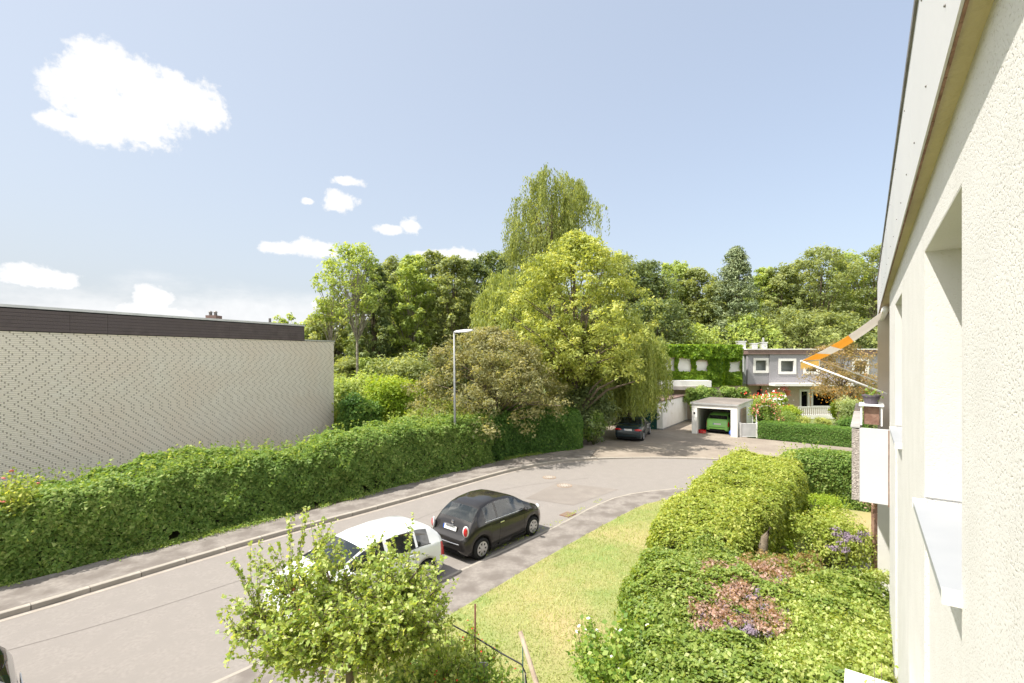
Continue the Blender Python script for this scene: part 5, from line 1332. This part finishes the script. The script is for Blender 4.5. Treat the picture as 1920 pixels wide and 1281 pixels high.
strands('weeping_willow', 'weeping willow hanging over the dark saloon car', PX(1180, 33.4), 33.4, PZ(596, 33.4), 4.4, 'willow', n=800, tufts=46, length=(3.5, 7.0), leaf=.20, per=36, base=2.2, shape=.6, lean=(.0, 0), drop=.3, thick=.2)
strands('weeping_willow', 'pale yellowish weeping tree left of the large yellow-green tree', PX(955, 37.5), 37.5, PZ(505, 37.5), 6.6, 'willow', n=900, tufts=50, length=(2.5, 5), leaf=.24, per=30, base=3, shape=.6, drop=.35, thick=.35)
bush('shrub', 'pale feathery shrub at the end of the dark trimmed hedge', 5.1, 30.0, 2.7, 1.9, 'hedge', .13, 8000, spikes=40)
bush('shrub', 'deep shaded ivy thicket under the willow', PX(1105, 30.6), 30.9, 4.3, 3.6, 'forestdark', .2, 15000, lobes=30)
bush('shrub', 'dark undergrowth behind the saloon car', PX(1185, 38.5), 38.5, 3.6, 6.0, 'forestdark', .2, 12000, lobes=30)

# thin ash with airy crown
AX = PX(655, 38)
tree('ash_tree', 'slender airy ash with tall bare stem above the brick house corner', AX+.9, 38.0, PZ(456, 38), 5.0, 9.0, 'forestlight', 'tall', .26, 75, 40, bark='palebark', lean=(-.16, 0), cr=.62, trunk_r=.14)
tree('ash_tree', 'leaning side crown of pale leaves left of the slender ash', PX(622, 39), 39.0, PZ(505, 39), 3.6, 8.4, 'forestlight', 'round', .26, 30, 40, bark='palebark', lean=(-.05, 0), cr=.5, trunk_r=.10)

# wood behind, tree by tree: (centre x, top y, width px, depth, leaf, style, label)
wood = [
 (592, 600, 70, 52, 'forestlight', 'round', 'low pale tree just right of the roof edge of the brick house'),
 (625, 565, 90, 50, 'forest', 'round', 'rounded grey-green tree behind the brick house corner'),
 (700, 498, 80, 46, 'forestdark', 'tall', 'narrow dark tree just right of the slender ash'),
 (738, 484, 95, 52, 'forest', 'tall', 'bushy mid green tree right of the narrow dark one'),
 (772, 480, 80, 47, 'forestlight', 'tall', 'lighter green tree with pale stem in the left part of the wood'),
 (812, 474, 90, 54, 'forest', 'tall', 'broad tree below the small cloud at the wood edge'),
 (850, 482, 80, 48, 'forest', 'tall', 'tall tree with light stem before the white cloud bank'),
 (885, 490, 80, 53, 'forestdark', 'tall', 'dark tree left of the pale weeping tree'),
 (925, 474, 90, 56, 'forestdark', 'round', 'dark rounded treetop between the weeping tree and the cloud'),
 (960, 472, 80, 58, 'forest', 'round', 'green treetop directly left of the drooping birch'),
 (1010, 500, 110, 56, 'forest', 'tall', 'tree behind the foot of the drooping birch'),
 (1170, 480, 100, 58, 'forest', 'round', 'rounded treetop right of the yellow-green tree'),
 (1215, 490, 100, 56, 'forestdark', 'tall', 'dark tree right above the willow'),
 (1262, 492, 90, 60, 'forestlight', 'tall', 'loose light tree with twiggy top left of the tall conifer'),
 (1305, 505, 90, 58, 'forest', 'tall', 'even green tree immediately left of the tall conifer'),
 (1345, 530, 90, 56, 'forest', 'round', 'lower tree hugging the left side of the tall conifer'),
 (1432, 505, 70, 60, 'forestlight', 'tall', 'yellowish tree immediately right of the tall conifer'),
 (1462, 500, 80, 58, 'forest', 'tall', 'green tree between the yellowish one and the big round crown'),
 (1500, 490, 80, 60, 'forest', 'round', 'full green treetop left of the highest one at right'),
 (1540, 463, 110, 57, 'forest', 'round', 'highest rounded treetop in the right part of the wood'),
 (1590, 474, 90, 61, 'forestlight', 'tall', 'light tree right of the highest rounded treetop'),
 (1640, 462, 110, 58, 'forest', 'round', 'large tree beside the white house roof edge'),
 (1700, 470, 120, 60, 'forest', 'round', 'tree at the far right partly behind the white house'),
 (1400, 590, 120, 52, 'forestlight', 'round', 'bright lower tree in front of the tall conifer on its right'),
 (1300, 612, 130, 51, 'forestlight', 'round', 'pale lower tree above the creeper house'),
 (1480, 585, 130, 52, 'forest', 'round', 'lower leafy tree above the slate house windows'),
 (1560, 590, 120, 52, 'forest', 'round', 'lower leafy tree behind the awning'),
 (1630, 600, 110, 52, 'forestdark', 'round', 'dark lower tree close to the white house edge'),
 (1230, 560, 110, 50, 'forestdark', 'round', 'dark lower tree directly above the weeping willow'),
]
for px, ty, wpx, Y, lm, stl, lb in wood:
    w_ = wpx / F * Y * 1.15; h_ = PZ(ty, Y)
    tree('wood_tree', lb, PX(px, Y), Y, h_, w_, h_*.22 if stl == 'tall' else h_*.18, lm, stl, .29, 260, 52, cr=w_*.085, bark='palebark' if lm == 'forestlight' else 'bark', group='trees of the wood behind the houses', trunk_r=.2)
# undergrowth between the stems
for i, (px, ty, wpx, Y, lm) in enumerate([(640, 650, 150, 45, 'forest'), (720, 640, 150, 44, 'forestlight'), (800, 610, 150, 46, 'forest'), (880, 620, 150, 46, 'forestdark'), (690, 590, 120, 49, 'forestlight'), (860, 570, 150, 52, 'forest'), (1270, 600, 200, 55, 'forestdark'), (1370, 640, 200, 49.5, 'forestlight'), (1620, 640, 200, 49.5, 'forest'), (1500, 640, 220, 49.5, 'forest')]):
    o = bush('undergrowth', ['grey-green', 'light', 'mid green', 'shady', 'pale', 'dense', 'dark', 'bright', 'fresh', 'thick'][i] + ' undergrowth ' + ['behind the end of the brick wall', 'under the narrow dark tree', 'at the foot of the pale stems', 'left of the pale weeping tree', 'behind the slender ash', 'deep inside the left wood', 'above the creeper house roof', 'right above the chimneys', 'behind the white house edge', 'above the slate house roof'][i],
        PX(px, Y), Y, PZ(ty, Y), wpx/F*Y, lm, .3, 9000, lobes=26, d=3.5, core=False)
# the tall conifer
CXX = PX(1380, 54)
tree('conifer_tree', 'tall pointed dark conifer standing out above the wood', CXX, 54.0, PZ(464, 54), 11.0, 2.5, 'needle', 'cone', .32, 420, 55, cr=.75, trunk_r=.25, wd=.18)
tree('small_tree', 'little pale treetop showing over the roof of the brick house', PX(532, 60), 60.0, PZ(588, 60), 3.6, 6, 'forestlight', 'round', .3, 30, 40)
# farther wood that closes the gaps
n = 40000
q = np.stack([RNG.uniform(-25, 90, n), RNG.uniform(62, 72, n), np.zeros(n)], 1)
hmax = 13.5 + 2.2*wob(q*np.array([1, 0, 0]), .35, 1) ; q[:, 2] = hmax * RNG.random(n)**.75
lim = np.clip((q[:, 0] + 25)/9, 0.15, 1); q[:, 2] *= lim
o = leaf_mesh('distant_wood', q, rndn(n)+np.array([0, -.4, .4]), .75, L['forestdark'], .4 + wob(q, .5, 4)*.25 + RNG.normal(0, .15, n), tri=True); o['kind'] = 'stuff'

# ------------------------------------------------------------------ lawn grass
n = 170000
gx = RNG.uniform(-6, 9.5, n); gy = RNG.uniform(5.0, 19, n)
ge = np.array([p for p in GE]); ex = np.interp(gy, ge[:40, 1], ge[:40, 0]) if 0 else None
k_ = [(p[0], p[1]) for p in GE if -8 < p[0] < 9 and p[1] > 2]
kx = np.array([p[0] for p in k_]); ky = np.array([p[1] for p in k_])
yedge = np.interp(gx, kx, ky); inside = gy < yedge - .02 + .05*np.sin(gx*9)
gx, gy = gx[inside], gy[inside]
hedge_side = (gx - 2.95) * .80 - (gy - 10.4) * .60 < 0.35
gx, gy = gx[hedge_side], gy[hedge_side]; n = len(gx)
h = RNG.uniform(.03, .075, n); P0 = np.stack([gx, gy, np.full(n, .058)], 1)
a = RNG.random(n)*6.283; wv = np.stack([np.cos(a), np.sin(a), np.zeros(n)], 1)*.0065; tip = P0 + np.stack([RNG.normal(0, .03, n), RNG.normal(0, .03, n), h], 1)
V = np.stack([P0-wv, P0+wv, tip], 1).reshape(-1, 3)
me = bpy.data.meshes.new('lawn_grass'); me.vertices.add(3*n); me.vertices.foreach_set('co', V.astype(np.float32).ravel())
me.loops.add(3*n); me.loops.foreach_set('vertex_index', np.arange(3*n, dtype=np.int32)); me.polygons.add(n); me.polygons.foreach_set('loop_start', np.arange(0, 3*n, 3, dtype=np.int32))
at_ = me.attributes.new('tone', 'FLOAT', 'FACE'); tn = .52 + wob(P0, 1.1, 2)*.36 + wob(P0, 3.3, 6)*.14 + RNG.normal(0, .17, n); at_.data.foreach_set('value', np.clip(tn, 0, 1).astype(np.float32))
me.materials.append(L['grass']); me.update(calc_edges=True)
o = bpy.data.objects.new('lawn_grass', me); COL.objects.link(o); o['kind'] = 'stuff'
# weeds along the hedge foot and the kerbs
def weeds(name, line, n, spread, size, lm='hedge'):
    pts = np.array(line); s = RNG.integers(0, len(pts)-1, n); t_ = RNG.random((n, 1))
    q = pts[s]*(1-t_) + pts[s+1]*t_; q = np.concatenate([q, np.zeros((n, 1))], 1)
    keep = wob(q, 1.3, 7) > -.1; q = q[keep]; m_ = len(q)
    q += RNG.normal(0, 1, (m_, 3))*np.array([spread, spread, .04]); q[:, 2] = np.abs(q[:, 2]) + .13
    o = leaf_mesh(name, q, rndn(m_)+np.array([0, 0, .7]), size, L[lm], .55+RNG.normal(0, .2, m_)); o['kind'] = 'stuff'
weeds('weeds', [p for p in LB if p[0] > -13.5 and p[0] < 2], 9000, .13, .06)
weeds('kerb_moss', [p for p in KR if -4 < p[0] < 4], 500, .05, .035, 'lime')

# ------------------------------------------------------------------ foreground apple tree
def shoot(b, P, NR, TN, s, e, m_, rad, leafsp, jit, lf_):
    s, e = Vector(s), Vector(e); mid = s.lerp(e, .5) + Vector((random.gauss(0, .05), random.gauss(0, .05), .07*(e-s).length))
    pts = [(s*(1-t_)**2 + mid*2*t_*(1-t_) + e*t_*t_) for t_ in np.linspace(0, 1, 7)]
    b.tube(pts[::2], [rad*(1-.75*i/3) for i in range(4)], 3, False)
    Ln = (e-s).length; k = max(3, int(Ln/leafsp))
    for i in range(k):
        t_ = (i+.5)/k
        if t_ < .15 and Ln > .6: continue
        q = s*(1-t_)**2 + mid*2*t_*(1-t_) + e*t_*t_
        for r_ in range(2):
            d = Vector((random.gauss(0, 1), random.gauss(0, 1), random.gauss(.1, .7))).normalized()
            P.append(q + d*jit*random.uniform(.5, 1.2)); NR.append((random.gauss(0, .6), random.gauss(0, .6), random.gauss(.6, .5))); TN.append(.5+random.gauss(0, .22))
at0 = Vector((-2.05, 6.2, 0.06))
ap = empty('apple_tree', tuple(at0), 0, 'leafy young apple tree in front of the white hatchback', 'tree')
b = MB(); P = []; NR = []; TN = []
b.tube([at0, at0 + Vector((-.02, .02, .7)), at0 + Vector((-.06, .05, 1.35)), at0 + Vector((-.12, .1, 1.9))], [.075, .062, .055, .035], 9)
fork = at0 + Vector((-.07, .06, 1.45))
limbs = []
for px, py, dy in [(455, 1140, .1), (500, 1060, .5), (560, 1075, -.3), (600, 1020, .6), (650, 1080, .2), (700, 1040, .7), (735, 1100, .0), (790, 1060, .2), (820, 1105, 0), (760, 1140, -.4), (720, 1190, -.5), (790, 1200, -.2), (830, 1170, .2), (780, 1090, .4), (800, 1150, -.3), (440, 1185, .0), (520, 1180, -.5), (600, 1160, -.6), (680, 1150, -.6), (760, 1180, .6), (560, 1220, -.3), (700, 1230, .3), (480, 1230, .4), (640, 1120, .9), (570, 1130, .8), (740, 1040, .5), (820, 1130, .3), (600, 1090, 0), (660, 1200, -.7), (530, 1110, .1)]:
    Yq = 6.35 + dy; e = Vector((PX(px, Yq), Yq, PZ(py, Yq)))
    b.tube([fork, fork.lerp(e, .5) + Vector((0, 0, .08)), e], [.032, .02, .009], 5, False); limbs.append(e)
for e in limbs:
    for k in range(64):
        s = fork.lerp(e, random.uniform(.35, 1.0)); d = Vector((random.gauss(0, 1), random.gauss(0, 1), random.gauss(.25, .7))).normalized()
        Ln = random.uniform(.22, .52)
        shoot(b, P, NR, TN, s, s + d*Ln, 6, .006, .042, .035, .06)
for px, py, top, Yq in [(560, 1050, 945, 6.9), (545, 1060, 965, 6.7), (690, 1060, 985, 6.8), (770, 1040, 962, 6.9), (850*.0+640, 1050, 990, 6.6), (470, 1080, 1010, 6.5), (520, 1060, 1000, 6.4), (440, 1120, 1040, 6.3), (585, 1040, 968, 6.5), (730, 1080, 1000, 6.6), (425, 1180, 1120, 6.2), (600, 1060, 1000, 6.9)]:
    for j in range(3):
        dx = random.uniform(-14, 14); lm_ = min(limbs, key=lambda e: (e - Vector((PX(px, Yq), Yq, PZ(py+30, Yq)))).length); shoot(b, P, NR, TN, fork.lerp(lm_, .85), (PX(px+dx, Yq), Yq+random.uniform(-.1, .1), PZ(top+random.uniform(0, 30), Yq)), 8, .006, .045, .03, .06)
b.build('branch', M['bark'], ap)
P = np.array([tuple(p) for p in P]); leaf_mesh('foliage', P, np.array(NR), .060, L['apple'], np.array(TN), ap, droop=.3, width=.34)
me = None
for i in range(26):
    c = P[RNG.integers(len(P))] - np.array([0, .02, .05])
    if me is None: bb_ = MB(); bb_.ball((0, 0, 0), .021, 8, 6); o = bb_.build('apple', M['petalpink' if 0 else 'terracotta'], ap, local=True); me = o.data
    else: o = bpy.data.objects.new('apple', me); COL.objects.link(o); o.parent = ap
    o.location = (c[0]-at0.x, c[1]-at0.y, c[2]-at0.z)

# undergrowth in the corner: dark shrub, berry canes, rose bushes
bush('shrub', 'dark green shrub under the right side of the apple tree', -1.45, 7.0, 1.0, 1.6, 'hedge', .06, 9000, lobes=20)
bush('shrub', 'low green shrub at the foot of the apple tree', -2.9, 6.1, 1.0, 1.4, 'hedge', .06, 5000, lobes=16)
def canes(name, label, x, y, h, w, n, lm, leaf, flower=None, nf=0, fs=.04, lean=None, cat='shrub', per=.05, only_top=False):
    root = empty(name, (x, y, .06), 0, label, cat); b = MB(); P = []; NR = []; TN = []; tips = []
    for i in range(n):
        a = random.random()*6.283; r_ = w/2*random.random()**.6
        s = Vector((x + .25*r_*math.cos(a), y + .25*r_*math.sin(a), .06)); e = Vector((x + r_*math.cos(a), y + r_*math.sin(a), h*random.uniform(.6, 1.05)*(1 - .25*(2*r_/w)**2)))
        if lean: e += Vector(lean)*random.random()
        mid = s.lerp(e, .5) + Vector((0, 0, .18*h)); pts = [(s*(1-t_)**2 + mid*2*t_*(1-t_) + e*t_*t_) for t_ in np.linspace(0, 1, 8)]
        b.tube(pts, [.009*(1-.7*k/7) for k in range(8)], 4, False); tips.append(e)
        k = int((e-s).length/per)
        for j in range(k):
            t_ = random.uniform(.3, 1); q = s*(1-t_)**2 + mid*2*t_*(1-t_) + e*t_*t_
            for r2 in range(3): P.append(tuple(q + Vector((random.gauss(0, 1), random.gauss(0, 1), random.gauss(0, .8)))*leaf*.9)); NR.append((random.gauss(0, .6), random.gauss(0, .6), random.gauss(.6, .4))); TN.append(.5+random.gauss(0, .22))
    b.build('stem', M['bark'], root)
    leaf_mesh('foliage', np.array(P), np.array(NR), leaf, L[lm], np.array(TN), root, droop=.3, width=.36)
    if flower:
        me = None
        for i in range(nf):
            c = random.choice(tips) + Vector((random.gauss(0, .06), random.gauss(0, .06), random.gauss(0, .08)))
            if me is None:
                bb_ = MB()
                for k in range(6):
                    an = k*1.047; bb_.ball((.5*fs*math.cos(an), .5*fs*math.sin(an), 0), fs*.55, 6, 4, (1, 1, .5))
                bb_.ball((0, 0, fs*.2), fs*.45, 6, 4); o = bb_.build('blossom', M[flower], root, local=True); me = o.data
            else: o = bpy.data.objects.new('blossom', me); COL.objects.link(o); o.parent = root
            o.location = (c.x-x, c.y-y, c.z-.06); o.rotation_euler = (random.uniform(-.6, .6), random.uniform(-.6, .6), random.random()*3)
    return root
canes('berry_bush', 'berry bush with red fruit left of the rusty rod', -.95, 7.15, 1.6, 1.7, 90, 'apple', .055, 'petalred', 46, .014)
canes('berry_bush', 'green berry canes growing around the wire fence', -.35, 6.6, 1.35, 1.4, 80, 'rose', .05, 'petalred', 18, .014)
canes('rose_bush', 'rose bush with white flowers and pink buds on the lawn edge', 1.75, 6.9, 1.75, 1.9, 110, 'rose', .075, 'petalwhite', 16, .030)
canes('rose_bush', 'low rose bush with pink buds in front of the green shrub mass', 1.1, 6.1, 1.25, 1.5, 70, 'rose', .075, 'petalpink', 26, .018)
canes('rose_bush', 'spindly rose stems with white flowers standing in the lawn', 1.3, 7.9, 1.35, .7, 5, 'rose', .05, 'petalwhite', 5, .034, per=.12)
canes('climbing_shrub', 'thin upright twigs in front of the white wall at lower right', *Lw(4.6, .18)[:2], 3.45, .45, 9, 'apple', .045, per=.10)
canes('rose_bush', 'rose shoots with pink flowers at the extreme left end of the long hedge', -12.6, 12.2, 3.0, 1.3, 26, 'privet', .09, 'petalpink', 10, .05, per=.09)
# rod, wire fence, leaning pole, stake
Yr = 7.25; b = MB(); b.tube([(PX(890.5, Yr), Yr, 0), (PX(891, Yr), Yr, PZ(1133, Yr))], .016, 6); o = b.build('iron_rod', M['rustiron']); tag(o, 'upright rusty iron rod beside the berry bush', 'rod')
Yf = 7.0; fr = empty('wire_fence', (PX(900, Yf), Yf, 0), 0, 'low bent wire fence between the berry bush and the lawn', 'fence')
pts = [(PX(px, Yq), Yq, PZ(py, Yq)) for px, py, Yq in ((848, 1172, 7.4), (893, 1196, 7.2), (940, 1225, 6.9), (978, 1246, 6.7), (985, 1262, 6.65), (989, 1300, 6.6))]
b = MB(); b.tube(pts, .011, 6); b.build('top_wire', M['blackplastic'], fr)
b = MB(); b.tube([(pts[4][0], pts[4][1], 0), pts[4]], .014, 6); b.build('post', M['zinc_dark'], fr)
b = MB(); Yq = 6.7; b.tube([(PX(978, Yq)+.03, Yq, 0), (PX(980, Yq), Yq, PZ(1208, Yq))], .009, 6); o = b.build('plant_stake', M['darkgreen']); tag(o, 'thin green plant stake next to the leaning wooden pole', 'stake')
b = MB(); b.tube([(.80, 5.55, .02), (.45, 6.1, 1.0), (PX(975, 6.55), 6.55, PZ(1184, 6.55))], [.040, .036, .030], 8); o = b.build('wooden_pole', M['greywood']); tag(o, 'weathered wooden pole leaning over the lawn edge', 'pole')
b = MB(); Yq = 6.9; b.poly([(PX(899, Yq), Yq), (PX(915, Yq), Yq), (PX(913, Yq), Yq+.02), (PX(900, Yq), Yq+.02)], PZ(1262, Yq), PZ(1243, Yq)); o = b.build('slate_tag', M['slate']); tag(o, 'small dark tag hanging among the berry canes', 'tag')
